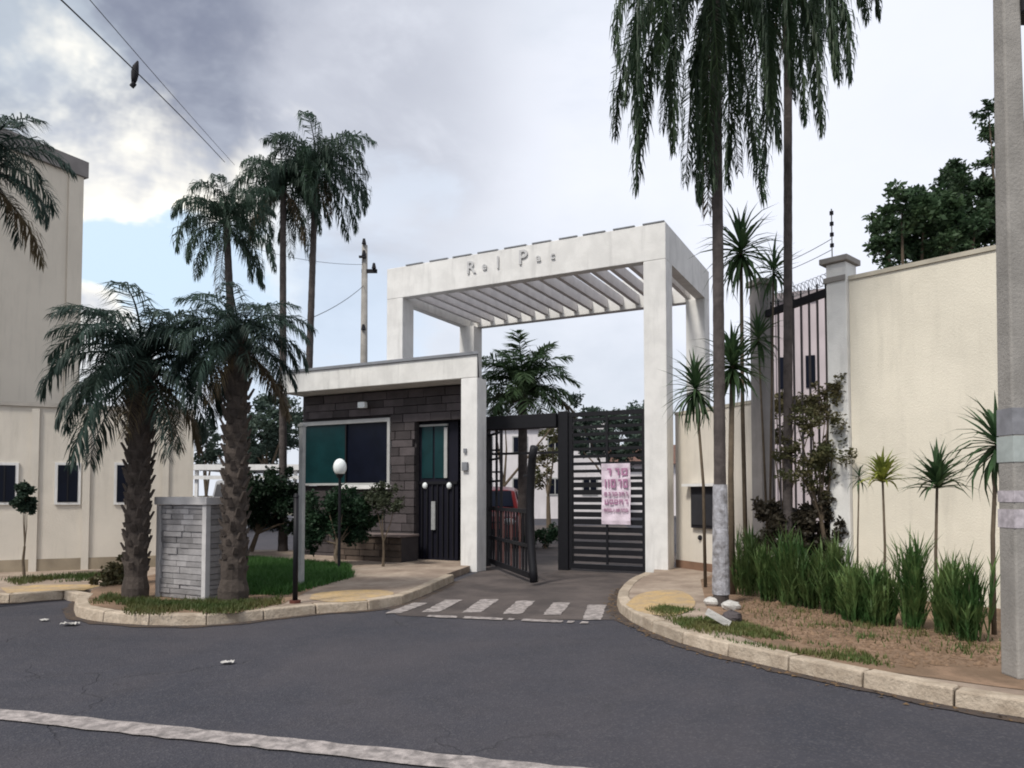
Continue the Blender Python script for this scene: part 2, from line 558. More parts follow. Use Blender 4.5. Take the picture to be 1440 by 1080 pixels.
# thin worn line of the gutter
for x0, x1 in ((600, 642), (650, 706), (712, 722), (733, 790), (796, 806), (815, 826)):
    yq = lambda x: 867 + (x - 600) * .043
    mark([g2(x0, yq(x0) + 1.5), g2(x1, yq(x1) + 1.5), g2(x1 + 2, yq(x1) - 1.5), g2(x0 + 3, yq(x0) - 1.5)], 'gutter_line')
for edge, nm in ((right_edge, 'gutter_dirt'), (left_edge[6:], 'gutter_dirt')):
    e = resample(edge, .12)
    rj = random.Random(8)
    oo_ = [(x + rj.uniform(-.03, .03), y + rj.uniform(-.03, .03)) for x, y in offset(e, -.085)]
    ii_ = offset(e, .02)
    mb = MB(); n_ = len(e)
    mb.add([(x, y, .006) for x, y in oo_] + [(x, y, .006) for x, y in ii_], [(i, i + 1, n_ + i + 1, n_ + i) for i in range(n_ - 1)])
    struct(mb.obj(nm, mat('gutter_dirt', (.10, .07, .05), .95, 9., .5, .6, 60, col2=(.055, .048, .048), worldco=True, detail=8)))
# the road line: two ragged runs
p0, p1 = gp(0, 1006), gp(720, 1082)
dl = (p1 - p0).normalized(); nl = Vector((-dl.y, dl.x, 0))
run = MB()
rnd = random.Random(4)
q0 = p0 - dl * 9
L = 22.0
N = 220
vs = []
for i in range(N + 1):
    c = q0 + dl * (L * i / N)
    w0, w1 = -.085 + rnd.uniform(-.010, .010), .085 + rnd.uniform(-.010, .010)
    vs += [tuple(c + nl * w0), tuple(c + nl * w1)]
run.add([(x, y, zm) for x, y, z in vs], [(2 * i, 2 * i + 2, 2 * i + 3, 2 * i + 1) for i in range(N) if rnd.random() > .0])
struct(run.obj('road_line', linep))


# ------------------------------------------------------------------ GATE PERGOLA
C0 = ap(938, 600, 11.4); C0.z = 0
perg = thing('entrance_pergola', 'tall white pergola portal over the driveway gate with metal letters on its beam', 'pergola', C0)


def pobj(mb, name, m, root, **kw):
    """geometry written in world space, parented to an Empty that only has a location"""
    lx, ly, lz = root.location
    mb.v = [(x - lx, y - ly, z - lz) for x, y, z in mb.v]
    return mb.obj(name, m, root, **kw)


ZB, ZT = 4.89, 5.47
W5, D3, CW = 5.32, 2.96, .36
pobj(MB().fab(C0, 0, W5, 0, .18, ZB, ZT), 'front_beam', white2, perg, bevel=.01)
pobj(MB().fab(C0, 0, W5, D3 - .18, D3, ZB, ZT), 'rear_beam', white2, perg, bevel=.01)
pobj(MB().fab(C0, .003, .18, .18, D3 - .18, ZB, ZT - .004), 'side_beam', white2, perg)
pobj(MB().fab(C0, W5 - .18, W5 - .003, .18, D3 - .18, ZB, ZT - .004), 'side_beam', white2, perg)
nr = 15
for i in range(nr):
    a = .38 + i * (W5 - .76) / (nr - 1)
    pobj(MB().fab(C0, a - .04, a + .04, .18, D3 - .18, ZB + .08, ZB + .26), 'rafter', rafter_m, perg)
a = 0.02
rnd = random.Random(3)
while a < W5 - .3:
    w = rnd.uniform(.32, .42)
    pobj(MB().fab(C0, a, a + w, -.01, .19, ZT + .001, ZT + .02), 'flashing', flash, perg)
    a += w + rnd.uniform(.10, .16)
pobj(MB().fab(C0, .0, CW, .002, CW, 0, ZB), 'column', white2, perg, bevel=.01)
pobj(MB().fab(C0, W5 - CW, W5, .002, CW, 3.5, ZB), 'column', white2, perg, bevel=.01)
pobj(MB().fab(C0, .0, CW, D3 - CW, D3 - .002, 0, ZB), 'column', white2, perg, bevel=.01)
pobj(MB().fab(C0, W5 - CW, W5, D3 - CW, D3 - .002, 3.5, ZB), 'column', white2, perg, bevel=.01)


def glyph(ch, px, py, hpx, root, m, b=-.02, o=C0, depth=.008):
    a, z = on(o, px, py, b)
    a2, z2 = on(o, px, py - hpx, b)
    cu = bpy.data.curves.new('glyph', 'FONT')
    cu.body = ch; cu.size = (z2 - z) / .7; cu.extrude = depth; cu.align_x = 'CENTER'; cu.offset = .004
    tmp = bpy.data.objects.new('glyph', cu)
    me = bpy.data.meshes.new_from_object(tmp)
    bpy.data.objects.remove(tmp); bpy.data.curves.remove(cu)
    me.materials.clear(); me.materials.append(m)
    q = o + U * a + V * b
    lo = bpy.data.objects.new('sign_letter', me)
    COL.objects.link(lo)
    rl = root.location
    lo.parent = root
    lo.location = (q.x - rl.x, q.y - rl.y, z - rl.z)
    Mx = Matrix((-U, Vector((0, 0, 1)), -V)).transposed()
    lo.rotation_euler = Mx.to_euler()
    return lo


for ch, px, py, h in (('R', 662, 384, 17), ('e', 681, 379, 11), ('l', 700, 377, 17), ('P', 735, 371, 20), ('a', 757, 367, 11), ('c', 777, 364, 11)):
    glyph(ch, px, py, h, perg, letter)

# ------------------------------------------------------------------ GUARD HUT
H0 = ap(671, 600, 12.0); H0.z = 0
hut = thing('guard_hut', 'dark stone-clad guard hut with flat white roof band left of the gate', 'guard hut', H0)
HZ0, HZ1, HW = 3.14, 3.51, 4.25


def FP(o, a, b): q = o + U * a + V * b; return (q.x, q.y)
rb = ap(672, 600, 14.8)
rb2 = ap(666, 600, 14.6)
pobj(MB().prism([FP(H0, 0, 0), FP(H0, HW, 0), FP(H0, HW, 3.1), (rb.x, rb.y)], HZ0, HZ1), 'roof_slab', white, hut, bevel=.012)
pobj(MB().prism([FP(H0, -.03, -.03), FP(H0, HW + .03, -.03), FP(H0, HW + .03, 3.13), (rb.x + .03, rb.y)], HZ1 + .002, HZ1 + .05), 'roof_coping', flash, hut)
pobj(MB().fab(H0, .003, .31, .003, .31, 0, HZ0 - .001), 'portal_column', white2, hut, bevel=.01)
# body
pobj(MB().prism([FP(H0, .5, .82), FP(H0, 4.1, .82), FP(H0, 4.1, 3.0), (rb2.x - .06, rb2.y)], 0, HZ0 - .002), 'core_wall', dark_in, hut)
BW = .5
wa1, wz1 = on(H0, 423, 592, BW); wa0, wz0 = on(H0, 549, 682, BW)
_, wz1b = on(H0, 549, 590, BW)
wz1 = (wz1 + wz1b) / 2
da1, dz1 = on(H0, 583, 592, BW); da0, _ = on(H0, 641, 600, BW)
# backing wall around the openings
AL, AR = 4.16, .46
for (x0, x1, z0, z1) in ((wa1, AL, 0, HZ0), (wa0, wa1, 0, wz0), (wa0, wa1, wz1, HZ0), (da1, wa0, 0, HZ0), (AR, da1, dz1, HZ0)):
    if x1 > x0 + .01:
        pobj(MB().fab(H0, x0, x1, BW + .06, BW + .30, z0, z1 - .003), 'backing_wall', mortar, hut)
# stone facing
rnd = random.Random(11)
zz = .02
sn = 0
while zz < HZ0 - .06:
    h = rnd.uniform(.125, .165)
    if zz + h > HZ0 - .01: h = HZ0 - .012 - zz
    a = AR + rnd.uniform(-.3, 0)
    while a < AL:
        w = rnd.uniform(.30, .62)
        a0, a1 = max(a, AR), min(a + w - .012, AL)
        a += w
        segs = [(a0, a1)]
        for (o0, o1, oz0, oz1) in ((wa0, wa1, wz0, wz1), (da0 - .2, da1, 0, dz1)):
            if zz + h - .01 > oz0 and zz < oz1 - .02:
                ns = []
                for s0, s1 in segs:
                    if s1 <= o0 or s0 >= o1: ns.append((s0, s1))
                    else:
                        if s0 < o0: ns.append((s0, o0))
                        if s1 > o1: ns.append((o1, s1))
                segs = ns
        for s0, s1 in segs:
            if s1 - s0 < .05 or sn >= 299: continue
            pobj(MB().fab(H0, s0, s1, BW - rnd.uniform(0, .014), BW + .058, zz, zz + h - .012), 'stone', stone, hut)
            sn += 1
    zz += h
# window
win = pobj(MB().fab(H0, wa0, wa1, BW - .03, BW + .05, wz1 - .07, wz1).fab(H0, wa0, wa1, BW - .03, BW + .05, wz0, wz0 + .04)
           .fab(H0, wa0, wa0 + .06, BW - .03, BW + .05, wz0 + .04, wz1 - .07).fab(H0, wa1 - .09, wa1, BW - .03, BW + .05, wz0 + .04, wz1 - .07), 'window', alu, hut)
mid = on(H0, 486, 630, BW)[0]
fr = MB().fab(H0, mid, wa1 - .09, BW + .01, BW + .025, wz0 + .04, wz1 - .07)
lx, ly, lz = hut.location
fr.v = [(x - lx, y - ly, z - lz) for x, y, z in fr.v]; fr.obj('pane', glass_t, win)
fr = MB().fab(H0, wa0 + .06, mid, BW + .03, BW + .045, wz0 + .04, wz1 - .07)
fr.v = [(x - lx, y - ly, z - lz) for x, y, z in fr.v]; fr.obj('pane', glass_d, win)
fr = MB().fab(H0, mid - .015, mid + .015, BW - .005, BW + .028, wz0 + .04, wz1 - .07)
fr.v = [(x - lx, y - ly, z - lz) for x, y, z in fr.v]; fr.obj('mullion', black, win)
sa1 = on(H0, 486, 680, BW)[0]
pobj(MB().fab(H0, wa0 - .03, sa1, BW - .12, BW + .03, wz0 - .075, wz0 - .004), 'window_sill', white2, hut, bevel=.008)
# small white spotlight above the window
la, lz_ = on(H0, 512, 570, BW - .06)
pobj(MB().fab(H0, la - .03, la + .03, BW - .1, BW + .03, lz_ - .03, lz_ + .02).fab(H0, la - .11, la + .05, BW - .19, BW - .1, lz_ - .06, lz_ + .05), 'wall_spotlight', lampw, hut, bevel=.01)
# double door with glazed upper half
DB = .60
da0 = max(on(H0, 642, 600, DB)[0], AR - .14)
door = pobj(MB().fab(H0, da0, da1, DB + .05, DB + .09, 0.1, dz1 - .01), 'door', door_m, hut)
def dpart(mb, name, m, par=door, **k):
    mb.v = [(x - lx, y - ly, z - lz) for x, y, z in mb.v]
    return mb.obj(name, m, par, **k)
g0, gz0 = on(H0, 625, 672, DB); g1, gz1 = on(H0, 592, 600, DB)
gm = (g0 + g1) / 2
dpart(MB().fab(H0, gm + .02, g1, DB + .035, DB + .048, gz0, gz1), 'door_pane', glass_t)
dpart(MB().fab(H0, g0, gm - .02, DB + .035, DB + .048, gz0, gz1), 'door_pane', glass_t)
dpart(MB().fab(H0, g0 - .05, g1 + .05, DB + .02, DB + .045, gz1, gz1 + .035), 'door_rail', alu)
dpart(MB().fab(H0, g0 - .045, g0 + .02, DB + .01, DB + .034, gz0, gz1 - .03), 'door_stile', alu)
for px in (597, 631):
    k, kz = on(H0, px, 683, DB)
    q = H0 + U * k + V * (DB + .02)
    dpart(MB().ball((q.x, q.y, kz), .05, .04, .06), 'door_knob', lampw, smooth=True)
k, kz1 = on(H0, 609, 705, DB); _, kz0 = on(H0, 609, 745, DB)
dpart(MB().fab(H0, k - .04, k + .04, DB, DB + .03, kz0, kz1), 'pull_handle', greym)
for i in range(7):
    aa = da0 + .08 + i * (da1 - da0 - .16) / 6
    dpart(MB().fab(H0, aa - .012, aa + .012, DB + .02, DB + .046, .16, gz0 - .12), 'door_bar', black)
dpart(MB().fab(H0, da0, da1, DB + .018, DB + .047, gz0 - .11, gz0 - .06), 'door_rail', black)
# intercom box on the portal column
k, kz = on(H0, 655, 656, 0)
pobj(MB().fab(H0, k - .05, k + .05, -.05, .002, kz - .07, kz + .07), 'intercom', flash, hut, bevel=.006)
pobj(MB().fab(H0, k - .02, k + .03, -.03, .002, kz + .22, kz + .29), 'sensor', flash, hut)

# planter bench in front of the hut
pa1, _ = on(H0, 478, 780, .1); pa0, _ = on(H0, 572, 780, .1)
planter = thing('planter', 'low brown stone planter against the hut wall below its window', 'planter', H0)
pobj(MB().fab(H0, pa0, pa1, -.05, .42, 0, .52), 'planter_wall', mortar, planter)
rnd = random.Random(5)
for r_ in range(4):
    a = pa0
    while a < pa1 - .05:
        w = min(rnd.uniform(.25, .45), pa1 - a)
        pobj(MB().fab(H0, a, a + w - .012, -.09 + rnd.uniform(0, .02), -.052, .08 + r_ * .11, .08 + r_ * .11 + .098), 'stone', mat('brown_stone', (.10, .075, .06), .85, 5., .3, .6, 45, rand=.3), planter)
        a += w
pobj(MB().fab(H0, pa0 - .02, pa1 + .02, -.11, .44, .522, .56), 'coping', mat('brown_coping', (.20, .16, .15), .8, 5., .2), planter, bevel=.006)

# ------------------------------------------------------------------ DRIVEWAY GATE
GB = .12
GO = C0 + V * GB; GO.z = 0
gate = thing('driveway_gate', 'black steel slatted gate leaf with a banner, closed against the right portal column', 'gate', GO)
ga_r = CW + .02
gl_c, _ = on(GO, 794, 700, 0)
gl_l, _ = on(GO, 680, 700, 0)
_, gtop = on(GO, 905, 574, 0)
gtop = min(gtop, 2.62)
pobj(MB().fab(GO, gl_c - .07, gl_c + .11, -.03, .1, 0, gtop + .02), 'gate_post', black, gate, bevel=.006)
pobj(MB().fab(GO, ga_r, ga_r + .06, .0, .06, .06, gtop - .08), 'stile', black, gate)
pobj(MB().fab(GO, gl_c - .14, gl_c - .075, .0, .06, .06, gtop - .08), 'stile', black, gate)
pobj(MB().fab(GO, ga_r, gl_c - .075, -.002, .062, gtop - .078, gtop - .01), 'top_rail', black, gate)
pobj(MB().fab(GO, ga_r, gl_c - .075, -.002, .062, .04, .12), 'bottom_rail', black, gate)
ns = 20
for i in range(ns):
    z = .16 + i * (gtop - .32) / (ns - 1)
    solid = .082 if i < 11 else .05
    pobj(MB().fab(GO, ga_r + .062, gl_c - .142, .012, .04, z, z + solid), 'slat', black, gate)
ma = (ga_r + gl_c) / 2 - .05
pobj(MB().fab(GO, ma - .02, ma + .02, -.006, .01, .125, gtop - .082), 'mullion', black, gate)
# banner
b1, bz1 = on(GO, 846, 652, -.03); b0, bz0 = on(GO, 887, 738, -.03)
ban = tag(bpy.data.objects.new('banner', None), 'pinkish white printed banner tied to the slatted gate leaf', 'banner')
COL.objects.link(ban)
ban.location = GO
bm_ = MB()
NX, NZ = 10, 16
vs = []
for face in (0, 1):
    for j in range(NZ + 1):
        for i in range(NX + 1):
            a = b0 + (b1 - b0) * i / NX; z = bz0 + (bz1 - bz0) * j / NZ
            bb = -.035 - .012 * math.sin(i * 1.3 + j * .5) - .006 * math.sin(j * 1.7) + face * .004
            q = GO + U * a + V * bb
            vs.append((q.x, q.y, z))
K = (NX + 1) * (NZ + 1)
fs = []
for j in range(NZ):
    for i in range(NX):
        n0 = j * (NX + 1) + i
        fs.append((n0, n0 + NX + 1, n0 + NX + 2, n0 + 1))
        fs.append((K + n0, K + n0 + 1, K + n0 + NX + 2, K + n0 + NX + 1))
bm_.add(vs, fs)
pobj(bm_, 'banner_sheet', banner, ban)
rnd = random.Random(9)
pm = MB()
bh = bz1 - bz0
for (f0, f1, cols) in ((.80, .92, 3), (.60, .74, 4), (.47, .53, 7), (.33, .41, 5), (.21, .26, 9)):
    n = cols
    for i in range(n):
        pm = MB()
        a0_ = b0 + (b1 - b0) * (.08 + .84 * i / n); a1_ = b0 + (b1 - b0) * (.08 + .84 * (i + .74) / n)
        z0_, z1_ = bz0 + bh * f0, bz0 + bh * f1
        t = (a1_ - a0_) * .28
        pm.fab(GO, a0_, a0_ + t, -.062, -.058, z0_, z1_)
        if rnd.random() < .7: pm.fab(GO, a1_ - t, a1_, -.062, -.058, z0_, z1_)
        if rnd.random() < .8: pm.fab(GO, a0_ + t, a1_ - t, -.062, -.058, z1_ - (z1_ - z0_) * .25, z1_)
        if rnd.random() < .5: pm.fab(GO, a0_ + t, a1_ - t, -.062, -.058, z0_, z0_ + (z1_ - z0_) * .25)
        pobj(pm, 'printed_character', bannert, ban)

frame = thing('gate_frame', 'black gate frame with thick head beam between hut column and centre post', 'gate frame', GO)
pobj(MB().fab(GO, gl_l - .09, gl_l + .07, -.04, .1, 0, gtop - .23), 'gate_post', black, frame, bevel=.006)
pobj(MB().fab(GO, gl_c + .112, gl_l + .30, -.10, .14, gtop - .24, gtop - .01), 'head_beam', black, frame, bevel=.006)
pobj(MB().fab(GO, gl_l - .36, gl_l - .32, .0, .04, 0, gtop - .242), 'frame_bar', black, frame)
for zq in (.75, 1.62, 2.0):
    pobj(MB().fab(GO, gl_l - .318, gl_l - .092, .0, .035, zq, zq + .03), 'frame_bar', black, frame)

# open leaf swung towards the road
hinge = GO + U * (gl_l - .14) + V * (-.07); hinge.z = 0
fend = gp(752, 824, 0)
dv = (fend - hinge); LL = dv.length; dv.normalize()
leaf = thing('open_gate_leaf', 'black barred gate leaf with a curved edge swung open towards the road', 'gate leaf', hinge, math.atan2(dv.y, dv.x))
topf = 1.9


def ltop(t): return 2.32 - (2.32 - topf) * t ** 2
MB().box(0, .05, -.02, .02, .06, 2.3).obj('stile', black, leaf)
pts = []
for i in range(13):
    s = i / 12
    pts.append((LL - .02 - .20 * math.sin(PI * (s * .9 + .02)) * (1 if s < 1 else 1) - .0, 0, .05 + s * (topf - .05)))
pts[-1] = (LL - .02, 0, topf)
MB().tube(pts, .06, 8).obj('curved_stile', black, leaf, smooth=True)
RH = .98
MB().box(.05, LL - .24, -.018, .018, .08, .16).obj('bottom_rail', black, leaf)
MB().box(.05, LL - .26, -.018, .018, RH, RH + .06).obj('middle_rail', black, leaf)
MB().box(.05, LL - .26, -.016, .016, .50, .55).obj('middle_rail', black, leaf)
rust = mat('rusty_bar', (.12, .06, .055), .7, 9., .4)
nb = 15
for i in range(1, nb):
    x = .04 + (LL - .3) * i / nb
    top_ = RH - .001 if i > 2 else 2.24
    MB().box(x - .013, x + .013, -.012, .012, .161, .499).obj('bar', black if i % 3 else rust, leaf)
    MB().box(x - .013, x + .013, -.012, .012, .551, RH - .001).obj('bar', black if i % 3 else rust, leaf)
    if i in (1, 5): MB().box(x - .02, x + .02, -.012, .012, RH + .061, 2.24).obj('tall_bar', black, leaf)
MB().box(.051, .04 + (LL - .3) * 5 / nb + .02, -.011, .011, 2.241, 2.28).obj('top_rail', black, leaf)
for zq in (1.45, 1.82):
    MB().box(.051, .04 + (LL - .3) * 5 / nb - .021, -.009, .009, zq, zq + .035).obj('short_rail', black, leaf)
MB().box(LL - .52, LL - .2, -.012, .012, 1.50, 1.54).obj('lock_bar', black, leaf)

for px in (697,):
    aq = on(GO, px, 700, 0)[0]
    pobj(MB().fab(GO, aq - .018, aq + .018, .02, .05, 1.95 if px > 700 else 0, gtop - .242), 'frame_bar', black, frame)
pobj(MB().fab(GO, gl_c + .112, gl_l - .092, .055, .085, 1.93, 1.97), 'frame_bar', black, frame)

# ------------------------------------------------------------------ RED CAR inside the gate
car = thing('parked_car', 'dark red hatchback standing inside the open gate beside the hut', 'car', (ap(676, 700, 16.6).x, 16.6, 0), R(-4))
prof = [(0, .30), (.02, .62), (.12, .76), (.95, .90), (1.55, 1.36), (2.0, 1.44), (2.9, 1.42), (3.55, 1.05), (3.7, .95), (3.75, .35)]
cb = MB()
hw = lambda z: .82 - max(0, z - .85) * .32
NS = 9
rows = []
for (y, z) in prof:
    rows.append([(-hw(z) * math.cos(PI * j / (NS - 1)) if False else hw(z) * (-1 + 2 * j / (NS - 1)), y + .10 * (abs(-1 + 2 * j / (NS - 1)) ** 3) * (1 if y < 1 else -1), z - .03 * (abs(-1 + 2 * j / (NS - 1)) ** 4)) for j in range(NS)])
vs = [p for r in rows for p in r]
fs = [(i * NS + j, i * NS + j + 1, (i + 1) * NS + j + 1, (i + 1) * NS + j) for i in range(len(prof) - 1) for j in range(NS - 1)]
# sides
left = [i * NS for i in range(len(prof))]; right = [i * NS + NS - 1 for i in range(len(prof))]
fs += [tuple(left), tuple(reversed(right))]
fs += [(j + 1, j, (len(prof) - 1) * NS + j, (len(prof) - 1) * NS + j + 1) for j in range(NS - 1)]
cb.add(vs, fs)
cb.obj('body', redp, car, bevel=.03)
MB().corners([(-.66, 1.02, .965), (.66, 1.02, .965), (.62, 1.1, .955), (-.62, 1.1, .955), (-.57, 1.47, 1.335), (.57, 1.47, 1.335), (.55, 1.55, 1.32), (-.55, 1.55, 1.32)]).obj('windscreen', glass_d, car)
for s in (-1, 1):
    MB().ball((s * .62, .10, .64), .15, .09, .08).obj('headlight', mat('headlight_glass', (.6, .6, .6), .15, 5, .1), car, smooth=True)
    MB().box(s * .86 - .07, s * .86 + .07, 1.05, 1.15, .90, 1.02).obj('wing_mirror', blackm, car, bevel=.02)
    MB().corners([(s * .775, 1.3, .93), (s * .79, 1.3, .93), (s * .79, 3.2, .98), (s * .775, 3.2, .98), (s * .69, 1.65, 1.32), (s * .70, 1.65, 1.32), (s * .70, 2.8, 1.34), (s * .69, 2.8, 1.34)]).obj('side_window', glass_d, car)
    for y in (.72, 3.0):
        w = MB().tube([(s * .66, y, .30), (s * .84, y, .30)], .30, 20).obj('wheel', tyre, car)
        MB().tube([(s * .80, y, .30), (s * .846, y, .30)], .17, 14).obj('rim', greym, w)
MB().box(-.45, .45, -.03, .05, .34, .48).obj('grille', blackm, car)
MB().box(-.2, .2, -.05, -.028, .40, .51).obj('number_plate', alu, car)
MB().box(-.78, .78, .0, .15, .22, .30).obj('bumper', blackm, car, bevel=.02)

# ------------------------------------------------------------------ WALLS AND BUILDINGS, right
W1, W2 = Vector((3.93, 8.62, 0)), Vector((4.9, 7.57, 0))
wd = (W2 - W1).normalized(); wn = Vector((-wd.y, wd.x, 0))
if wn.dot(Vector((0, 0, 0)) - W1) > 0: wn = -wn      # wn points away from the camera
def wbox(mb, s0, s1, n0, n1, z0, z1, o=W1, d=wd, n=wn):
    P = lambda s, t, z: tuple((o + d * s + n * t) + Vector((0, 0, z)))
    return mb.corners([P(s0, n0, z0), P(s1, n0, z0), P(s1, n1, z0), P(s0, n1, z0), P(s0, n0, z1), P(s1, n0, z1), P(s1, n1, z1), P(s0, n1, z1)])
WH = 3.74
wall = thing('boundary_wall', 'tall beige rendered boundary wall behind the row of blade shrubs', 'wall', W1)
pobj(wbox(MB(), 0, 9, 0, .18, 0, WH), 'wall_panel', beige, wall)
pobj(wbox(MB(), -.0, 9, -.02, .20, WH + .002, WH + .05), 'coping', mat('wall_coping', (.48, .44, .36), .9, 3., .25), wall)
pil = thing('wall_pillar', 'pale square pillar ending the tall beige wall, with a capped top', 'pillar', W1)
pobj(wbox(MB(), -.24, -.003, -.07, .22, 0, WH + .22), 'shaft', white, pil, bevel=.01)
pobj(wbox(MB(), -.30, .03, -.12, .27, WH + .222, WH + .29), 'cap', mat('pillar_cap', (.30, .28, .26), .9, 3., .25), pil, bevel=.008)
pobj(wbox(MB(), -.26, -.01, -.09, .24, WH + .0, WH + .06), 'collar', mat('pillar_cap', (.3, .28, .26)), pil)
# electric-fence rod on the pillar
rod = W1 + wd * -.2 + wn * .02
er = thing('electric_fence_rod', 'thin rod with four insulators standing on the capped wall pillar', 'fence rod', (rod.x, rod.y, WH + .29))
MB().tube([(0, 0, 0), (0, 0, .62)], .008, 6).obj('rod', greym, er)
for i in range(4):
    MB().tube([(0, 0, .16 + i * .13), (0, 0, .20 + i * .13)], .024, 8).obj('insulator', blackm, er)
for i in range(4):
    pass

# railing between the wall pillar and the grey pillar
A0 = ap(1073, 600, 10.1); A0.z = 0
B0 = W1 + wd * -.24 + wn * .08
rd = (B0 - A0); rl = rd.length; rd.normalize(); rn = Vector((-rd.y, rd.x, 0))
pil2 = thing('gate_pillar', 'slim grey pillar with flat cap behind the dark palm trunks', 'pillar', A0)
pz = ap(1073, 395, 10.1).z
pobj(wbox(MB(), -.11, .11, -.11, .11, 0, pz - .08, A0, rd, rn), 'shaft', mat('grey_render', (.30, .28, .27), .9, 3., .2, streak=.3), pil2, bevel=.008)
pobj(wbox(MB(), -.15, .15, -.15, .15, pz - .078, pz, A0, rd, rn), 'cap', mat('pillar_cap', (.3, .28, .26)), pil2, bevel=.008)
rail = thing('railing', 'tall metal railing with barbed top rail between two pillars', 'railing', A0)
rz0 = ap(1085, 437, 10.0).z; rz1 = ap(1185, 402, 8.8).z
rz = (rz0 + rz1) / 2
pobj(wbox(MB(), .112, rl, -.03, .03, rz - .09, rz, A0, rd, rn), 'top_rail', blackm, rail)
pobj(wbox(MB(), .112, rl, -.02, .02, 1.0, 1.05, A0, rd, rn), 'lower_rail', blackm, rail)
nbar = 8
for i in range(nbar):
    s = .2 + i * (rl - .3) / (nbar - 1)
    pobj(wbox(MB(), s - .010, s + .010, -.010, .010, .5, rz - .091, A0, rd, rn), 'bar', mat('weathered_bar', (.10, .085, .085), .7, 6, .3), rail)
    pobj(wbox(MB(), s - .008, s + .008, -.008, .008, rz, rz + .10, A0, rd, rn), 'spike', blackm, rail)
coil = []
for i in range(200):
    s = .1 + (rl - .15) * i / 199
    w = i * .55
    c = A0 + rd * s + rn * (.07 * math.cos(w)); coil.append((c.x, c.y, rz + .12 + .07 * math.sin(w)))
pobj(MB().tube(coil, .004, 4), 'barbed_coil', greym, rail)
pobj(wbox(MB(), .115, rl, -.08, .08, 0, .55, A0, rd, rn), 'plinth', beige_l, rail)

# low wall between portal and grey pillar
E0 = ap(955, 600, 11.75); E0.z = 0
ed = (A0 - E0); el_ = ed.length - .13; ed.normalize(); en = Vector((-ed.y, ed.x, 0))
if en.y < 0: en = -en
lw = thing('low_wall', 'lower beige wall joining the right portal column to the grey pillar', 'wall', E0)
pobj(wbox(MB(), -.1, el_, 0, .15, 0, 2.5, E0, ed, en), 'wall_panel', beige_l, lw)
pobj(wbox(MB(), -.1, el_, -.015, .165, 2.502, 2.55, E0, ed, en), 'coping', mat('wall_coping', (.48, .44, .36)), lw)
pobj(wbox(MB(), -.1, el_, -.012, -.001, 0, .22, E0, ed, en), 'stained_plinth', mat('stained_plinth', (.25, .15, .10), .95, 4, .3), lw)
# meter cabinet in the low wall
def onw(px, py, o, n_):
    d = pixdir(px, py); c = Vector((0, 0, EYE)); t = (o - c).dot(n_) / d.dot(n_); return c + d * t
m0 = onw(976, 742, E0, en); m1 = onw(1012, 684, E0, en)
s0, s1 = (m0 - E0).dot(ed), (m1 - E0).dot(ed)
cab = thing('meter_cabinet', 'black meter cabinet under a white ledge on the lower beige wall', 'meter cabinet', m0)
pobj(wbox(MB(), s0, s1, -.06, -.014, m0.z, m1.z, E0, ed, en), 'box', blackm, cab, bevel=.006)
pobj(wbox(MB(), s0 + .03, s1 - .03, -.075, -.061, m0.z + .05, m1.z - .12, E0, ed, en), 'door', mat('cabinet_door', (.03, .03, .035), .5, 5, .2), cab)
pobj(wbox(MB(), s0 - .12, s1 + .02, -.14, -.014, m1.z + .003, m1.z + .045, E0, ed, en), 'ledge', white2, cab)
kz = onw(984, 756, E0, en)
pobj(MB().ball((kz.x, kz.y - .03, kz.z), .04, .03, .04), 'knob', blackm, cab, smooth=True)

# building seen through the railing
def house(name, label, cat, p, w, d, h, rz, m, rows=2, cols=4, roof=None, ww=.9, wh=1.1, z0=1.0):
    t = thing(name, label, cat, p, rz)
    MB().box(0, w, 0, d, 0, h).obj('wall', m, t)
    if roof == 'gable':
        MB().corners([(-.4, -.4, h + .003), (w + .4, -.4, h + .003), (w + .4, d + .4, h + .003), (-.4, d + .4, h + .003), (-.4, d * .45, h + 1.3), (w + .4, d * .45, h + 1.3), (w + .4, d * .55, h + 1.3), (-.4, d * .55, h + 1.3)]).obj('roof', rooft, t)
    else:
        MB().box(-.15, w + .15, -.15, d + .15, h + .003, h + .35).obj('parapet', tower_e if roof == 'dark' else m, t)
    fh = (h - .3) / rows
    for r_ in range(rows):
        for c_ in range(cols):
            x = w * (c_ + .5) / cols; z = z0 + fh * r_
            wo = MB().box(x - ww / 2, x + ww / 2, -.04, .02, z, z + wh).obj('window', alu, t)
            MB().box(x - ww / 2 + .07, x - .03, -.05, -.042, z + .07, z + wh - .07).obj('pane', glass_d, wo)
            MB().box(x + .03, x + ww / 2 - .07, -.05, -.042, z + .07, z + wh - .07).obj('pane', glass_d, wo)
    return t


p = ap(1062, 600, 19); t_ = ap(1120, 428, 19)
pb = thing('apartment_block', 'pale pink apartment block seen through the tall railing', 'building', (p.x, 19, 0), R(-24))
hpb = t_.z
MB().box(0, 5.5, 0, 6, 0, hpb).obj('wall', pinkb, pb)
MB().box(-.1, 5.6, -.1, 6.1, hpb + .003, hpb + .2).obj('parapet', mat('dull_parapet', (.30, .26, .27), .9, 2, .2), pb)
for i in range(8):
    MB().box(.3 + i * .62, .3 + i * .62 + .22, -.09, -.002, 0, hpb - .02).obj('pilaster', pinkb, pb)
for i in range(7):
    MB().box(.6 + i * .62, .6 + i * .62 + .22, -.03, -.003, 3.9, 4.7).obj('window', glass_d, pb)

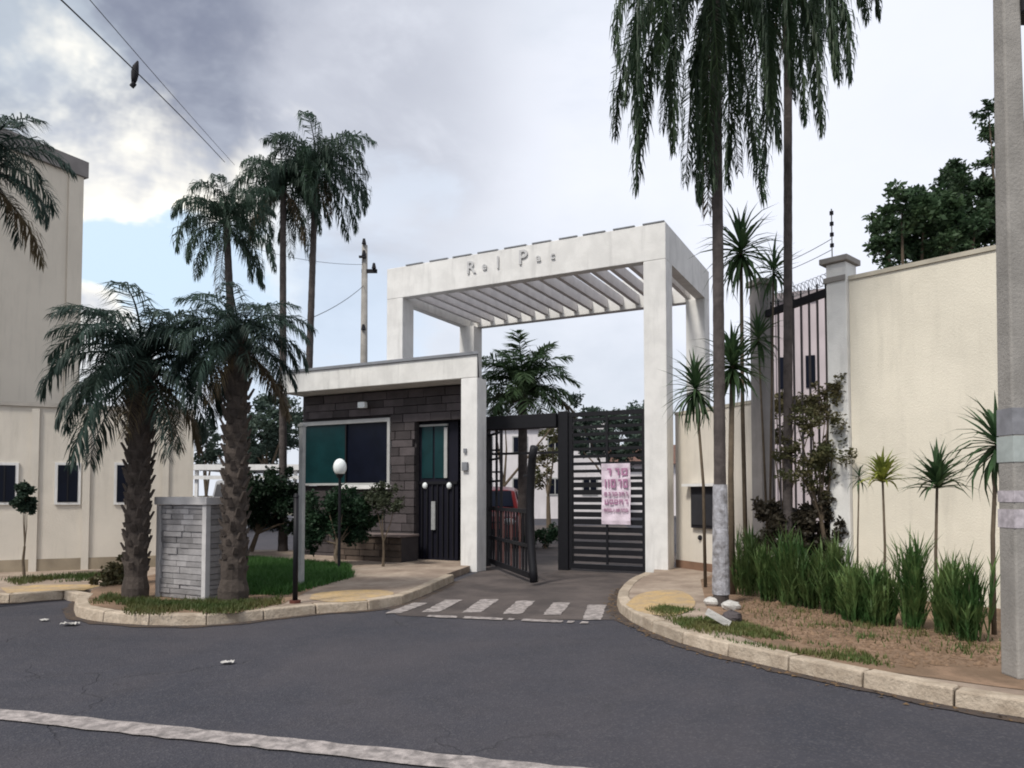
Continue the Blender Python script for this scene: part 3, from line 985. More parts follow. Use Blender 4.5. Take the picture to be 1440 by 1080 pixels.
p = ap(690, 600, 38)
house('far_house', 'pale rendered house seen through the open gateway', 'house', (p.x - 3, 38, 0), 9, 6, ap(700, 603, 38).z, R(3), pinkw, rows=2, cols=5, ww=.8, wh=.9, z0=1.2)
p = ap(800, 600, 44)
house('far_house', 'low far house with tiled roof behind the closed slatted gate', 'house', (p.x, 44, 0), 8, 6, 3.0, R(-6), pinkw, rows=1, cols=4, roof='gable')

# ------------------------------------------------------------------ LEFT: tower, annexe wall, carport
tp = ap(109, 600, 25); tp.z = 0
tw = thing('apartment_tower', 'tall plain beige apartment tower at the left edge with dark eave', 'building', tp)
TZ = ap(115, 250, 25).z
def vbox(mb, a0, a1, b0, b1, z0, z1): return mb.fab(tp, a0, a1, b0, b1, z0, z1)
pobj(vbox(MB(), 0, 9, -11, 0, 0, TZ), 'wall', tower_m, tw)
pobj(vbox(MB(), -.12, 9.1, -11.1, .12, TZ + .003, TZ + .55), 'eave', tower_e, tw)
pobj(vbox(MB(), -.06, -.003, -4.6, -3.7, 0, TZ - .01), 'pilaster', tower_p, tw)
pobj(vbox(MB(), -.05, -.003, -.5, -.0, 0, TZ - .01), 'pilaster', tower_m, tw)
pobj(vbox(MB(), -.05, -.003, -8.6, -7.2, 0, TZ - .01), 'pilaster', tower_p, tw)

Wl = ap(273, 600, 12.1); Wl.z = 0
Wr = ap(0, 600, 11.0); Wr.z = 0
ld = (Wr - Wl).normalized(); ln = Vector((-ld.y, ld.x, 0))
if ln.y < 0: ln = -ln
ann = thing('annexe', 'low cream annexe building with small dark windows at the left', 'building', Wl)
AZ = ap(0, 570, 11.0).z
pobj(wbox(MB(), 0, 14, 0, 3.2, 0, AZ, Wl, ld, ln), 'wall', beige_l, ann)
pobj(wbox(MB(), -.03, 14, -.03, 3.22, AZ + .002, AZ + .06, Wl, ld, ln), 'coping', mat('annexe_coping', (.42, .39, .35), .9, 3, .2), ann)
pobj(wbox(MB(), .0, 14, -.012, -.001, 0, .28, Wl, ld, ln), 'stained_plinth', mat('cream_stained_plinth', (.36, .30, .22), .95, 2, .35, worldco=True), ann)
for px in (48, 121, 232):
    q = onw(px, 700, Wl, ln); s = (q - Wl).dot(ld)
    pobj(wbox(MB(), s - .05, s + .05, -.03, -.0125, 0, AZ - .03, Wl, ld, ln), 'pilaster', beige_l, ann)
for (x0, x1) in ((-8, 21), (82, 109), (165, 190)):
    q0 = onw(x1, 706, Wl, ln); q1 = onw(x0, 654, Wl, ln)
    sa, sb = (q0 - Wl).dot(ld), (q1 - Wl).dot(ld)
    wv = pobj(wbox(MB(), sa - .04, sb + .04, -.025, -.001, q0.z - .04, q1.z + .04, Wl, ld, ln), 'window', white2, ann)
    mb = wbox(MB(), sa, sb, -.03, -.0255, q0.z, q1.z, Wl, ld, ln)
    mb.v = [(x - Wl.x, y - Wl.y, z) for x, y, z in mb.v]; mb.obj('pane', glass_d, wv)
    mb = wbox(MB(), (sa + sb) / 2 - .01, (sa + sb) / 2 + .01, -.036, -.031, q0.z, q1.z, Wl, ld, ln)
    mb.v = [(x - Wl.x, y - Wl.y, z) for x, y, z in mb.v]; mb.obj('mullion', black, wv)

p = ap(268, 600, 24)
cp = thing('carport', 'white carport roof with slim posts behind the hedge left of the hut', 'carport', (p.x, 24, 0))
zc = ap(300, 653, 24).z
MB().box(0, 3.6, 0, 4, zc - .18, zc).obj('roof_slab', white2, cp)
MB().box(0, 3.6, .05, .12, zc - .48, zc - .36).obj('tie_beam', white2, cp)
for x in (.1, 1.7, 3.3): MB().box(x, x + .1, .13, .23, 0, zc - .181).obj('post', white2, cp)
p = ap(288, 600, 26)
car2 = thing('parked_van', 'grey van parked under the white carport', 'van', (p.x, 26.2, 0))
MB().corners([(0, 0, .35), (1.7, 0, .35), (1.7, 4, .35), (0, 4, .35), (.12, .5, 1.75), (1.58, .5, 1.75), (1.58, 3.9, 1.75), (.12, 3.9, 1.75)]).obj('body', mat('silver_paint', (.35, .36, .38), .35, 4, .1), car2, bevel=.08)
MB().corners([(.18, .11, .95), (1.52, .11, .95), (1.5, .2, .95), (.2, .2, .95), (.22, .38, 1.6), (1.48, .38, 1.6), (1.46, .5, 1.6), (.24, .5, 1.6)]).obj('windscreen', glass_d, car2)
for x in (.02, 1.5):
    for y in (.8, 3.2): MB().tube([(x, y, .33), (x + .18, y, .33)], .33, 14).obj('wheel', tyre, car2)

# stone-clad totem
TO = gp(288, 846, .1); TO.z = .1
tot = thing('stone_totem', 'short grey stone-clad sign block with pale edges between two palm trunks', 'stone monument', TO)
TH = 1.13
pobj(MB().fab(TO, .03, .77, .03, .33, .1, TH), 'core', mortar_g, tot)
pobj(MB().fab(TO, 0, .06, 0, .06, .1, TH), 'corner_post', mat('pale_edge', (.55, .53, .52), .85, 4, .2), tot)
pobj(MB().fab(TO, .74, .80, 0, .06, .1, TH), 'corner_post', mat('pale_edge', (.4, .38, .38)), tot)
pobj(MB().fab(TO, 0, .06, .30, .36, .1, TH), 'corner_post', mat('pale_edge', (.4, .38, .38)), tot)
pobj(MB().fab(TO, -.02, .82, -.02, .38, TH + .002, TH + .09), 'cap', mat('pale_edge', (.4, .38, .38)), tot, bevel=.008)
rnd = random.Random(21)
zz = .11
while zz < TH - .03:
    h = min(rnd.uniform(.045, .075), TH - zz)
    a = .065
    while a < .735:
        w = min(rnd.uniform(.14, .3), .735 - a)
        if w > .03: pobj(MB().fab(TO, a, a + w - .006, rnd.uniform(.0, .02), .029, zz, zz + h - .007), 'stone', stone_g, tot)
        a += w
    b = .065
    while b < .295:
        w = min(rnd.uniform(.1, .2), .295 - b)
        if w > .03: pobj(MB().fab(TO, rnd.uniform(.004, .018), .029, b, b + w - .006, zz, zz + h - .007), 'stone', stone_g, tot)
        b += w
    zz += h

# ------------------------------------------------------------------ street furniture
bp = gp(415, 848, .1)
t = thing('bollard_post', 'slim black post on the kerb in front of the guard hut', 'post', (bp.x, bp.y, .1))
MB().tube([(0, 0, 0), (0, 0, 1.12)], .028, 10).obj('shaft', black, t, smooth=True)
MB().tube([(0, 0, 1.12), (0, 0, 1.16)], [.034, .02], 10).obj('cap', black, t)
MB().tube([(0, 0, 0), (0, 0, .03)], .06, 10).obj('base', mat('rusty_base', (.12, .04, .03), .8), t)
bp = gp(423, 826, .1)
t = thing('grey_post', 'tall pale grey square post beside the slim black post', 'post', (bp.x, bp.y, .1), R(-25))
hh = ap(423, 600, bp.y).z - .1
MB().box(-.03, .03, -.03, .03, 0, hh).obj('shaft', greym, t, bevel=.004)
MB().box(-.04, .04, -.04, .04, hh + .001, hh + .03).obj('cap', greym, t)
MB().box(-.045, .045, -.045, .045, 0, .02).obj('base', greym, t)

lp = ap(478, 657, 11.2)
t = thing('garden_lamp', 'white globe garden lamp on black stem in front of the teal window', 'lamp', (lp.x, lp.y, .1))
MB().tube([(0, 0, 0), (0, 0, lp.z - .24)], .022, 8).obj('stem', black, t)
MB().tube([(0, 0, lp.z - .26), (0, 0, lp.z - .18)], [.04, .07], 12).obj('collar', black, t)
MB().ball((0, 0, lp.z - .10), .10, .10, .13, 16, 12).obj('lamp_globe', lampw, t, smooth=True)

# utility pole behind the hut
up = ap(511, 600, 22)
tz = ap(511, 345, 22).z
t = thing('utility_pole', 'grey utility pole with short crossarm behind the white hut roof', 'utility pole', (up.x, 22, 0))
MB().tube([(0, 0, 0), (0, 0, tz)], [.14, .085], 10).obj('shaft', conc, t, smooth=True)
az = ap(511, 382, 22).z
MB().box(-.08, .38, -.06, -.0, az - .05, az + .06).obj('crossarm', blackm, t)
for x, z in ((0, tz), (.0, tz - .35), (.3, az + .06), (-.0, ap(511, 465, 22).z)):
    MB().tube([(x, -.12, z), (x, -.12, z + .16)], [.07, .035], 8).obj('insulator', blackm, t)
MB().box(-.14, .08, -.17, -.1, tz - .42, tz - .36).obj('bracket', blackm, t)


def cable(name, label, a, b, sag, r, grp=None, par=None):
    pts = []
    for i in range(25):
        s = i / 24
        q = a.lerp(b, s); pts.append((q.x, q.y, q.z - sag * 4 * s * (1 - s)))
    o = MB().tube(pts, r, 5).obj(name, blackm, smooth=True)
    tag(o, label, 'cable', grp)
    return o


wireg = 'overhead cables across the sky'
PT0 = Vector((up.x, 21.9, tz - .1))
cable('power_cable', 'thick dark overhead cable falling from the top left to behind the palms', ap(60, -25, 7), ap(316, 228, 19), -.05, .009, wireg)
cable('power_cable', 'thin upper overhead cable running beside the thick one', ap(105, -25, 7.4), ap(330, 232, 19), .02, .005, wireg)
cable('power_cable', 'short cable descending left from the utility pole towards the palms', ap(511, 402, 21.9), ap(425, 452, 15), .1, .008, wireg)
cable('power_cable', 'lower short cable from the utility pole to the palms', ap(511, 372, 21.9), ap(300, 330, 19), .2, .006, wireg)
cable('power_cable', 'thin cable rising right from the grey pillar to the capped wall pillar', Vector((A0.x, A0.y, pz + .12)), Vector((rod.x, rod.y, WH + .55)), .03, .004, wireg)
cable('power_cable', 'lower thin cable between the grey pillar and the wall pillar', Vector((A0.x, A0.y, pz + .02)), Vector((rod.x, rod.y, WH + .42)), .03, .004, wireg)
sp = ap(188, 98, 10.8)
t = thing('cable_closure', 'small dark closure clamped upright on the thick overhead cable', 'cable closure', sp)
MB().tube([(0, 0, -.20), (.01, 0, -.14), (.02, 0, -.05), (.03, 0, .04), (.06, 0, .13)], [.03, .045, .055, .045, .012], 8).obj('casing', blackm, t, smooth=True)
MB().tube([(-.03, 0, -.26), (.02, 0, -.20)], .035, 8).obj('clamp', blackm, t)

# concrete pole at right edge
pp = gp(1438, 952, .1)
YY = pp.y
t = thing('concrete_pole', 'near concrete street pole with faded bands at the right edge', 'pole', (pp.x, YY, .1))
x_top = ap(1415, 0, YY).x - pp.x
ztp = ap(1413, -60, YY).z - .1
def pole_x(z): return x_top * z / ztp
def psec(z0, z1, grow=0.0, mb=None):
    mb = mb or MB()
    w0, w1 = .084 - .030 * z0 / ztp + grow, .084 - .030 * z1 / ztp + grow
    c0, c1 = pole_x(z0), pole_x(z1)
    return mb.corners([(c0 - w0, -w0, z0), (c0 + w0, -w0, z0), (c0 + w0, w0, z0), (c0 - w0, w0, z0), (c1 - w1, -w1, z1), (c1 + w1, -w1, z1), (c1 + w1, w1, z1), (c1 - w1, w1, z1)])
psec(0, ztp).obj('shaft', conc, t, bevel=.012)
def zat(y): return ap(1425, y, YY).z - .1
psec(zat(650), zat(614), .004).obj('painted_band', mat('pale_green_band', (.42, .46, .44), .8, 8, .25), t)
psec(zat(706), zat(690), .003).obj('faded_notice', mat('faded_notice', (.55, .50, .53), .8, 20, .4), t)
psec(zat(742), zat(716), .003).obj('faded_notice', mat('faded_notice', (.5, .5, .5)), t)
psec(zat(612), zat(575), .003).obj('faded_notice', mat('faded_grey_band', (.27, .27, .29), .8, 9, .3), t)
MB().box(pole_x(zat(20)) + .055, pole_x(zat(20)) + .35, -.08, .08, zat(26), zat(-40)).obj('equipment_box', blackm, t, bevel=.01)

# ------------------------------------------------------------------ PLANTS
def vec_rot(v, ax, an): return Matrix.Rotation(an, 3, ax) @ v


def frond_mesh(name, m, L=1.6, elev=R(60), curve=R(120), nl=34, ll=.34, w=.022, droop=.5, seed=0, start=.15, plume=.5, cexp=1.25):
    rnd = random.Random(seed)
    N = 16
    pts = [Vector((0, 0, 0))]
    tans = []
    for i in range(N):
        s = (i + .5) / N
        an = max(elev - curve * s ** cexp, R(-89))
        t = Vector((math.cos(an), 0, math.sin(an)))
        pts.append(pts[-1] + t * L / N)
    mb = MB()
    mb.tube(pts, [.016 * (1 - .85 * i / N) * max(1, L / 2) for i in range(N + 1)], 4, cap=False)
    for k in range(nl):
        s = start + (1 - start) * (k + .5) / nl
        x = s * N
        i = min(int(x), N - 1)
        p = pts[i].lerp(pts[i + 1], x - i)
        t = (pts[i + 1] - pts[i]).normalized()
        nrm = Vector((-t.z, 0, t.x))
        prof_ = math.sin(PI * min(1, (.12 + .83 * (s - start) / (1 - start)))) ** .55
        for sd_ in (-1, 1):
            if rnd.random() < .05: continue
            fw = .45 + .9 * s ** 2 + rnd.uniform(-.15, .15)
            d = (Vector((0, sd_, 0)) + t * fw + nrm * rnd.uniform(-plume, plume)).normalized()
            l = ll * prof_ * rnd.uniform(.8, 1.1)
            dr = droop * rnd.uniform(.7, 1.3)
            d2 = (d * (1 - min(dr, .95)) + Vector((0, 0, -1)) * dr).normalized()
            md = p + (d + d2 * .25).normalized() * l * .45
            e = md + d2 * l * .55
            side = d.cross(Vector((0, 0, 1)))
            if side.length < .1: side = Vector((1, 0, 0))
            side = (side.normalized() + Vector((0, 0, rnd.uniform(-.6, .6)))).normalized() * w * .5
            mb.add([p - side * .5, p + side * .5, md + side, md - side, e], [(0, 1, 2, 3), (3, 2, 4)])
    return mb.mesh(name, m)


def frond_set(name, m, specs, **kw):
    return [frond_mesh(name, m, elev=R(e), curve=R(c), seed=i * 7 + 3, **kw) for i, (e, c) in enumerate(specs)]


def trunk_mb(path, r0, r1, n=14, rings=30, rough=.0, seed=1, flare=.25):
    rnd = random.Random(seed)
    mb = MB()
    pts, rads = [], []
    for i in range(rings + 1):
        s = i / rings
        x = s * (len(path) - 1); k = min(int(x), len(path) - 2)
        q = Vector(path[k]).lerp(Vector(path[k + 1]), x - k)
        pts.append(q)
        rads.append((r0 + (r1 - r0) * s) * (1 + flare * max(0, 1 - s * 9)) * (1 + rough * (1 if i % 2 else -1) * rnd.uniform(.4, 1)))
    mb.tube(pts, rads, n)
    return mb


DRY = {}
def dry(me):
    if me.name not in DRY:
        c = me.copy(); c.name = 'dry_frond'; c.materials.clear(); c.materials.append(L_dry); DRY[me.name] = c
    return DRY[me.name]


def palm(name, label, base, top, r0, r1, fronds, n, sc=1.0, seed=1, group=None, trunk_m=bark2, boots=0, az_w=None, rough=.03, lean=(0, 0), path=None, painted=None, dead=0):
    """base = ground point, top = crown point (world); fronds ordered from upright to hanging"""
    rnd = random.Random(seed)
    t = thing(name, label, 'palm tree', base, 0, group)
    tp_ = Vector(top) - Vector(base)
    pth = path or [(0, 0, 0), (tp_.x * .5 + lean[0], tp_.y * .5 + lean[1], tp_.z * .5), tuple(tp_)]
    rings = max(16, int(tp_.z / .12))
    tr = trunk_mb(pth, r0, r1, 14, rings, rough, seed).obj('trunk', trunk_m, t, smooth=False)
    if painted:
        tube_ = trunk_mb([(0, 0, painted[0]), (tp_.x * painted[1] / tp_.z, tp_.y * painted[1] / tp_.z, painted[1])], r0 * 1.38, r0 * 1.14, 14, 10, .02, seed, 0)
        tube_.obj('limewash_coat', limew, t)
    if boots:
        bm2 = MB()
        for i in range(boots):
            s = i / boots
            z = tp_.z * (.12 + .88 * s)
            an = i * 2.4
            rr = (r0 + (r1 - r0) * s)
            cx_, cy_ = tp_.x * z / tp_.z + math.cos(an) * rr * .85, tp_.y * z / tp_.z + math.sin(an) * rr * .85
            l = rnd.uniform(.04, .08) * (1 + s)
            dx, dy = math.cos(an), math.sin(an)
            w = .035
            bm2.corners([(cx_ - dy * w, cy_ + dx * w, z), (cx_ + dy * w, cy_ - dx * w, z), (cx_ + dy * w * .8 + dx * .03, cy_ - dx * w * .8 + dy * .03, z - .01), (cx_ - dy * w * .8 + dx * .03, cy_ + dx * w * .8 + dy * .03, z - .01),
                         (cx_ - dy * w * .6 + dx * l * .6, cy_ + dx * w * .6 + dy * l * .6, z + l), (cx_ + dy * w * .6 + dx * l * .6, cy_ - dx * w * .6 + dy * l * .6, z + l),
                         (cx_ + dy * w * .4 + dx * (l * .6 + .02), cy_ - dx * w * .4 + dy * (l * .6 + .02), z + l * .95), (cx_ - dy * w * .4 + dx * (l * .6 + .02), cy_ + dx * w * .4 + dy * (l * .6 + .02), z + l * .95)])
        bm2.obj('leaf_bases', bark, t, kind='stuff')
    K = len(fronds)
    for i in range(n):
        s = (i + .5) / n
        me = fronds[min(K - 1, int(s * K))]
        an = i * 2.39996 + rnd.uniform(-.25, .25)
        if az_w: an = az_w(i, an)
        q = sc * rnd.uniform(.85, 1.12)
        if s > .90 and rnd.random() < .6: me = dry(me)
        f = new('frond', me, t, (tp_.x, tp_.y, tp_.z - .10 * s * sc), (rnd.uniform(-.12, .12), rnd.uniform(-.08, .08), an), q)
    return t


F_med = frond_set('frond', L_palm2, [(74, 95), (66, 105), (55, 115), (38, 120), (20, 110), (0, 85), (-30, 50)], L=1.2, nl=60, ll=.36, w=.018, droop=.55, plume=.45)
F_cl = frond_set('frond', L_palm, [(76, 110), (70, 135), (62, 150), (45, 150), (22, 125), (-5, 90), (-40, 45)], L=1.5, nl=60, ll=.42, w=.024, droop=.85, plume=.8)
F_tall = frond_set('frond', L_tall, [(84, 190), (78, 200), (72, 205), (60, 200), (30, 160), (-20, 90), (-60, 40)], L=2.6, nl=120, ll=.36, w=.020, droop=.85, plume=.8, cexp=.5)
F_inner = frond_set('frond', leafmat('inner_palm_leaf', (.045, .085, .040), (.08, .12, .055)), [(82, 60), (70, 85), (50, 95), (30, 95), (5, 70)], L=1.3, nl=44, ll=.42, w=.036, droop=.35, plume=.5)
palmg = 'palms around the entrance'

# two stout palms by the kerb (left)
b = gp(190, 842, .1)
palm('stout_palm', 'stout dark palm with thick trunk directly left of the stone totem', (b.x, b.y, .1), ap(200, 510, b.y), .115, .12, F_med, 46, 1.0, 3, palmg, bark, boots=120, rough=.09)
b = gp(328, 846, .1)
palm('stout_palm', 'stout palm with rough trunk directly right of the stone totem', (b.x, b.y, .1), ap(335, 480, b.y), .13, .10, F_med, 38, .72, 8, palmg, bark, boots=130, rough=.09)
# cluster of tall palms left of the hut
for (px, pyt, Y, sc, lab, sd_, n, pxt) in ((400, 262, 15.2, .92, 'tall slender palm, left of the two rising just left of the hut roof', 5, 28, 398),
                                 (428, 238, 15.4, 1.02, 'tallest slender palm, right of the two rising just left of the hut roof', 6, 32, 444),
                                 (345, 312, 13.2, .80, 'slender palm with ragged crown rising behind the second stout palm', 12, 30, 318)):
    b = ap(px, 600, Y)
    palm('slender_palm', lab, (b.x, Y, 0), ap(pxt, pyt, Y), .085, .06, F_cl, n, sc, sd_, palmg, bark2)
# palm at left frame edge (trunk outside the frame)
b = ap(-35, 600, 8.2)
palm('left_edge_palm', 'palm whose arching fronds reach in at the left edge before the tower', (b.x, 8.2, .1), ap(-30, 235, 8.2), .12, .09, F_med, 26, .85, 14, palmg, bark2)
# the two very tall palms right of the portal
b = gp(1014, 852, .1)
palm('tall_palm', 'very tall palm with limewashed foot standing right of the portal', (b.x, b.y, .1), ap(1006, -45, b.y), .065, .05, F_tall, 34, .92, 21, palmg, bark2, painted=(.12, 1.25))
b = gp(1108, 832, .1)
palm('tall_palm', 'very tall thin palm in front of the railing, its crown cut by the frame', (b.x, b.y, .1), ap(1108, -185, b.y), .055, .045, F_tall, 30, 1.02, 25, palmg, bark2)
# palm inside the gate
b = ap(735, 600, 17.5)
palm('inner_palm', 'green feathery palm inside the compound above the gate head beam', (b.x, 17.5, 0), ap(735, 548, 17.5), .12, .10, F_inner, 44, 1.1, 31, palmg, bark2)


# yuccas / dracaenas: a stem and spiky blades
def blade_mesh(name, m, L, w, bend, seg=4, seed=0):
    mb = MB()
    vs = []
    for i in range(seg + 1):
        s = i / seg
        an = bend * s
        x = L * s * math.cos(an * .6); z = -L * s * math.sin(an * .6) * s
        ww = w * (.55 + .9 * s) if s < .4 else w * (1 - (s - .4) / .6) * .91 + .0005
        vs += [(x, -ww / 2, z + ww * .18), (x, 0, z), (x, ww / 2, z + ww * .18)]
    fs = []
    for i in range(seg):
        for k in (0, 1):
            fs.append((i * 3 + k, i * 3 + k + 1, (i + 1) * 3 + k + 1, (i + 1) * 3 + k))
    mb.add(vs, fs)
    return mb.mesh(name, m)


YB = {}
def yblades(m, L, w):
    key = (m.name, L, w)
    if key not in YB: YB[key] = [blade_mesh('leaf', m, L, w, bd, seed=i) for i, bd in enumerate((.15, .5, .9))]
    return YB[key]


def yucca(label, base, heads, r, m=L_yuc, L=.42, w=.035, n=55, seed=1, group='yuccas and dracaenas by the right wall', lo=-50):
    rnd = random.Random(seed)
    t = thing('yucca', label, 'yucca', base, 0, group)
    b0_ = Vector(base)
    for h in heads:
        hv = Vector(h) - b0_
        midp = (hv.x * .4 + rnd.uniform(-.03, .03), hv.y * .4, hv.z * .5)
        MB().tube([(0, 0, 0), midp, tuple(hv)], [r, r * .85, r * .7], 8).obj('stem', stemm, t, smooth=True)
        for i in range(n):
            s = (i + .5) / n
            el = R(88 - (88 - lo) * s ** .9) + rnd.uniform(-.12, .12)
            az = i * 2.39996 + rnd.uniform(-.2, .2)
            me = yblades(m, L, w)[rnd.randrange(3)]
            o = new('leaf', me, t, (hv.x, hv.y, hv.z - .12 * s * L / .42), (0, -el, az), rnd.uniform(.8, 1.15))
            o.rotation_mode = 'XYZ'
    return t


def rg(px, y_base, z=.1): q = gp(px, y_base, z); return (q.x, q.y, z), q.y
bb, Y = rg(992, 826); yucca('dracaena with dark drooping leaves nearest the right portal column', bb, [ap(978, 540, Y)], .022, L=.52, w=.05, n=95, seed=2, lo=-70)
bb, Y = rg(1030, 836); yucca('dracaena with dense dark head between the two tall palm trunks', bb, [ap(1030, 505, Y)], .04, L=.5, w=.055, n=120, seed=3, lo=-60)
bb, Y = rg(1050, 826); yucca('tallest dracaena, its spiky head high beside the thin palm trunk', bb, [ap(1042, 345, Y)], .03, L=.60, w=.05, n=100, seed=4, lo=-60)
bb, Y = rg(1082, 820); yucca('dracaena with small spiky heads behind the thin palm trunk', bb, [ap(1088, 375, Y), ap(1066, 470, Y)], .018, L=.42, w=.045, n=50, seed=5)
bb, Y = rg(1243, 868); yucca('young yellow-green yucca on a thin stem before the beige wall', bb, [ap(1241, 668, Y)], .014, L_yel, .27, .045, 64, 6, lo=15)
bb, Y = rg(1318, 880); yucca('young green yucca, second along the beige wall', bb, [ap(1318, 672, Y)], .016, L_yuc, .34, .048, 70, 7, lo=5)
bb, Y = rg(1398, 893); yucca('spreading spiky yucca partly hidden behind the concrete pole', bb, [ap(1402, 615, Y)], .02, L_yuc, .45, .048, 80, 8, lo=-60)
bb, Y = rg(1206, 860); yucca('thin small yucca at the foot of the pale wall pillar', bb, [ap(1208, 668, Y)], .010, L_yuc, .18, .022, 22, 9, lo=-40)


def clump(label, base, h, rad, n, m, seed, group=None, name='blade_shrub', cat='shrub', w=.015):
    rnd = random.Random(seed)
    mb = MB()
    stems = max(4, n // 26)
    for k in range(stems):
        sx, sy = rnd.gauss(0, rad * .4), rnd.gauss(0, rad * .3)
        hh_ = h * rnd.uniform(.45, 1.08)
        lx_, ly_ = sx * .35, sy * .35
        for i in range(n // stems):
            s = (i + .5) / (n // stems)
            z = hh_ * .62 * s
            an = rnd.uniform(0, 2 * PI)
            el = R(rnd.uniform(58, 89))
            l = hh_ * rnd.uniform(.28, .48)
            d = Vector((math.cos(an) * math.cos(el), math.sin(an) * math.cos(el), math.sin(el)))
            p_ = Vector((sx + lx_ * s, sy + ly_ * s, z))
            sd2 = d.cross(Vector((0, 0, 1))).normalized() * w * .5
            md = p_ + d * l * .5
            e = p_ + d * l + Vector((math.cos(an), math.sin(an), -.4)) * l * rnd.uniform(0, .22)
            mb.add([p_ - sd2 * .5, p_ + sd2 * .5, md + sd2, md - sd2, e], [(0, 1, 2, 3), (3, 2, 4)])
    t = thing(name, label, cat, base, 0, group)
    mb.obj('foliage', m, t, kind='stuff')
    st = MB()
    for k in range(4):
        a = rnd.uniform(0, 6.28)
        st.tube([(0, 0, 0), (math.cos(a) * rad * .4, math.sin(a) * rad * .4, h * .6)], [.008, .004], 5)
    st.obj('stems', stemm, t)
    return t


row = [(1052, 838, 735, 'first bushy blade shrub of the row, beside the limewashed palm foot'),
       (1082, 846, 745, 'second blade shrub of the row, left of the thin palm trunk'),
       (1112, 852, 748, 'third blade shrub of the row, at the foot of the thin tall palm'),
       (1142, 856, 760, 'fourth blade shrub of the row, before the railing'),
       (1172, 864, 752, 'fifth blade shrub of the row, left of the pale wall pillar'),
       (1205, 876, 765, 'sixth blade shrub of the row, under the pale wall pillar'),
       (1240, 880, 775, 'seventh blade shrub of the row, around the yellow-green yucca'),
       (1285, 886, 750, 'eighth blade shrub of the row, tall and slim before the beige wall'),
       (1332, 893, 765, 'ninth blade shrub of the row, below the second young yucca'),
       (1362, 903, 770, 'last blade shrub of the row, nearest the concrete pole')]
for i, (px, yb, yt, lab) in enumerate(row):
    bb, Y = rg(px, yb)
    h = ap(px, yt, Y).z - .1
    clump(lab, bb, h * 1.02 * (1.0, .9, 1.04, .85, 1.0, .8, .9, 1.05, .95, 1.02)[i], .15 if i < 7 else .10, 1150 if i < 7 else 800, L_blade, 40 + i, 'blade shrubs along the right wall')


def leafcloud(mb, c, r, n, size, rnd, flat=1.0):
    c = Vector(c)
    for i in range(n):
        d = Vector((rnd.gauss(0, 1), rnd.gauss(0, 1), rnd.gauss(0, 1) * flat)).normalized() * r * rnd.random() ** .45
        p_ = c + d
        a = Vector((rnd.gauss(0, 1), rnd.gauss(0, 1), rnd.gauss(0, .6))).normalized()
        b_ = a.cross(Vector((rnd.gauss(0, 1), rnd.gauss(0, 1), rnd.gauss(0, 1)))).normalized()
        s = size * rnd.uniform(.6, 1.3)
        mb.add([p_, p_ + a * s * .5 + b_ * s * .28, p_ + a * s, p_ + a * s * .5 - b_ * s * .28], [(0, 1, 2, 3)])


def tree(name, label, base, blobs, m, size, dens, seed, r=.1, cat='tree', group=None, stem=stemm, flat=.8):
    """blobs: (x, y, z, r) in world space"""
    rnd = random.Random(seed)
    t = thing(name, label, cat, base, 0, group)
    b0_ = Vector(base)
    mb = MB(); tr = MB()
    top = max(b[2] for b in blobs) - base[2]
    cx_ = sum(b[0] for b in blobs) / len(blobs) - b0_.x
    cy_ = sum(b[1] for b in blobs) / len(blobs) - b0_.y
    fork = Vector((cx_ * .4, cy_ * .4, top * .35))
    tr.tube([(0, 0, 0), tuple(fork * .5 + Vector((rnd.uniform(-.05, .05), 0, 0))), tuple(fork)], [r * 1.2, r, r * .8], 9)
    for (x, y, z, rr) in blobs:
        c = Vector((x, y, z)) - b0_
        mid_ = fork.lerp(c, .5) + Vector((rnd.uniform(-.2, .2) * rr, rnd.uniform(-.2, .2) * rr, rr * .1))
        tr.tube([tuple(fork), tuple(mid_), tuple(c)], [r * .55, r * .35, r * .12], 6)
        k = max(14, int(rr * 22))
        for j in range(k):
            d = Vector((rnd.gauss(0, 1), rnd.gauss(0, 1), rnd.gauss(0, 1) * flat)).normalized() * rr * rnd.uniform(.3, 1.2)
            leafcloud(mb, c + d, rr * rnd.uniform(.22, .48), int(dens * rr * rr / k * 28), size, rnd)
    mb.obj('crown', m, t, kind='stuff')
    tr.obj('trunk', stem, t)
    return t


def blobs(lst, Y, dY=.5, seed=0):
    rnd = random.Random(seed)
    res = []
    for (px, py, rpx) in lst:
        y = Y + rnd.uniform(-dY, dY)
        q = ap(px, py, y)
        res.append((q.x, q.y, q.z, rpx / FPX * y))
    return res


# trees behind the beige wall
bl = blobs([(1268, 300, 34), (1245, 315, 20), (1250, 340, 30), (1300, 300, 34), (1300, 330, 36), (1290, 360, 34), (1335, 345, 34), (1320, 300, 24), (1345, 320, 30)], 13, .8, 1)
tree('garden_tree', 'rounded dark green tree behind the beige wall, its crown lowest', (bl[0][0], 13, 0), bl, L_tree, .10, 330, 51, .12, group='trees behind the right wall')
bl = blobs([(1345, 238, 18), (1352, 262, 28), (1330, 280, 30), (1375, 300, 36), (1400, 290, 34), (1350, 310, 30), (1400, 330, 40), (1435, 320, 36)], 14, .8, 2)
tree('garden_tree', 'pointed dark green tree behind the beige wall left of the concrete pole', (bl[2][0], 14, 0), bl, L_tree, .10, 330, 52, .12, group='trees behind the right wall')
bl = blobs([(1390, 155, 16), (1400, 185, 22), (1394, 225, 20), (1430, 205, 26), (1440, 250, 28), (1405, 260, 26), (1455, 170, 24)], 15, .8, 3)
tree('garden_tree', 'highest thin crowned tree straddling the concrete pole', (bl[1][0], 15, 0), bl, L_tree, .085, 300, 53, .09, group='trees behind the right wall')

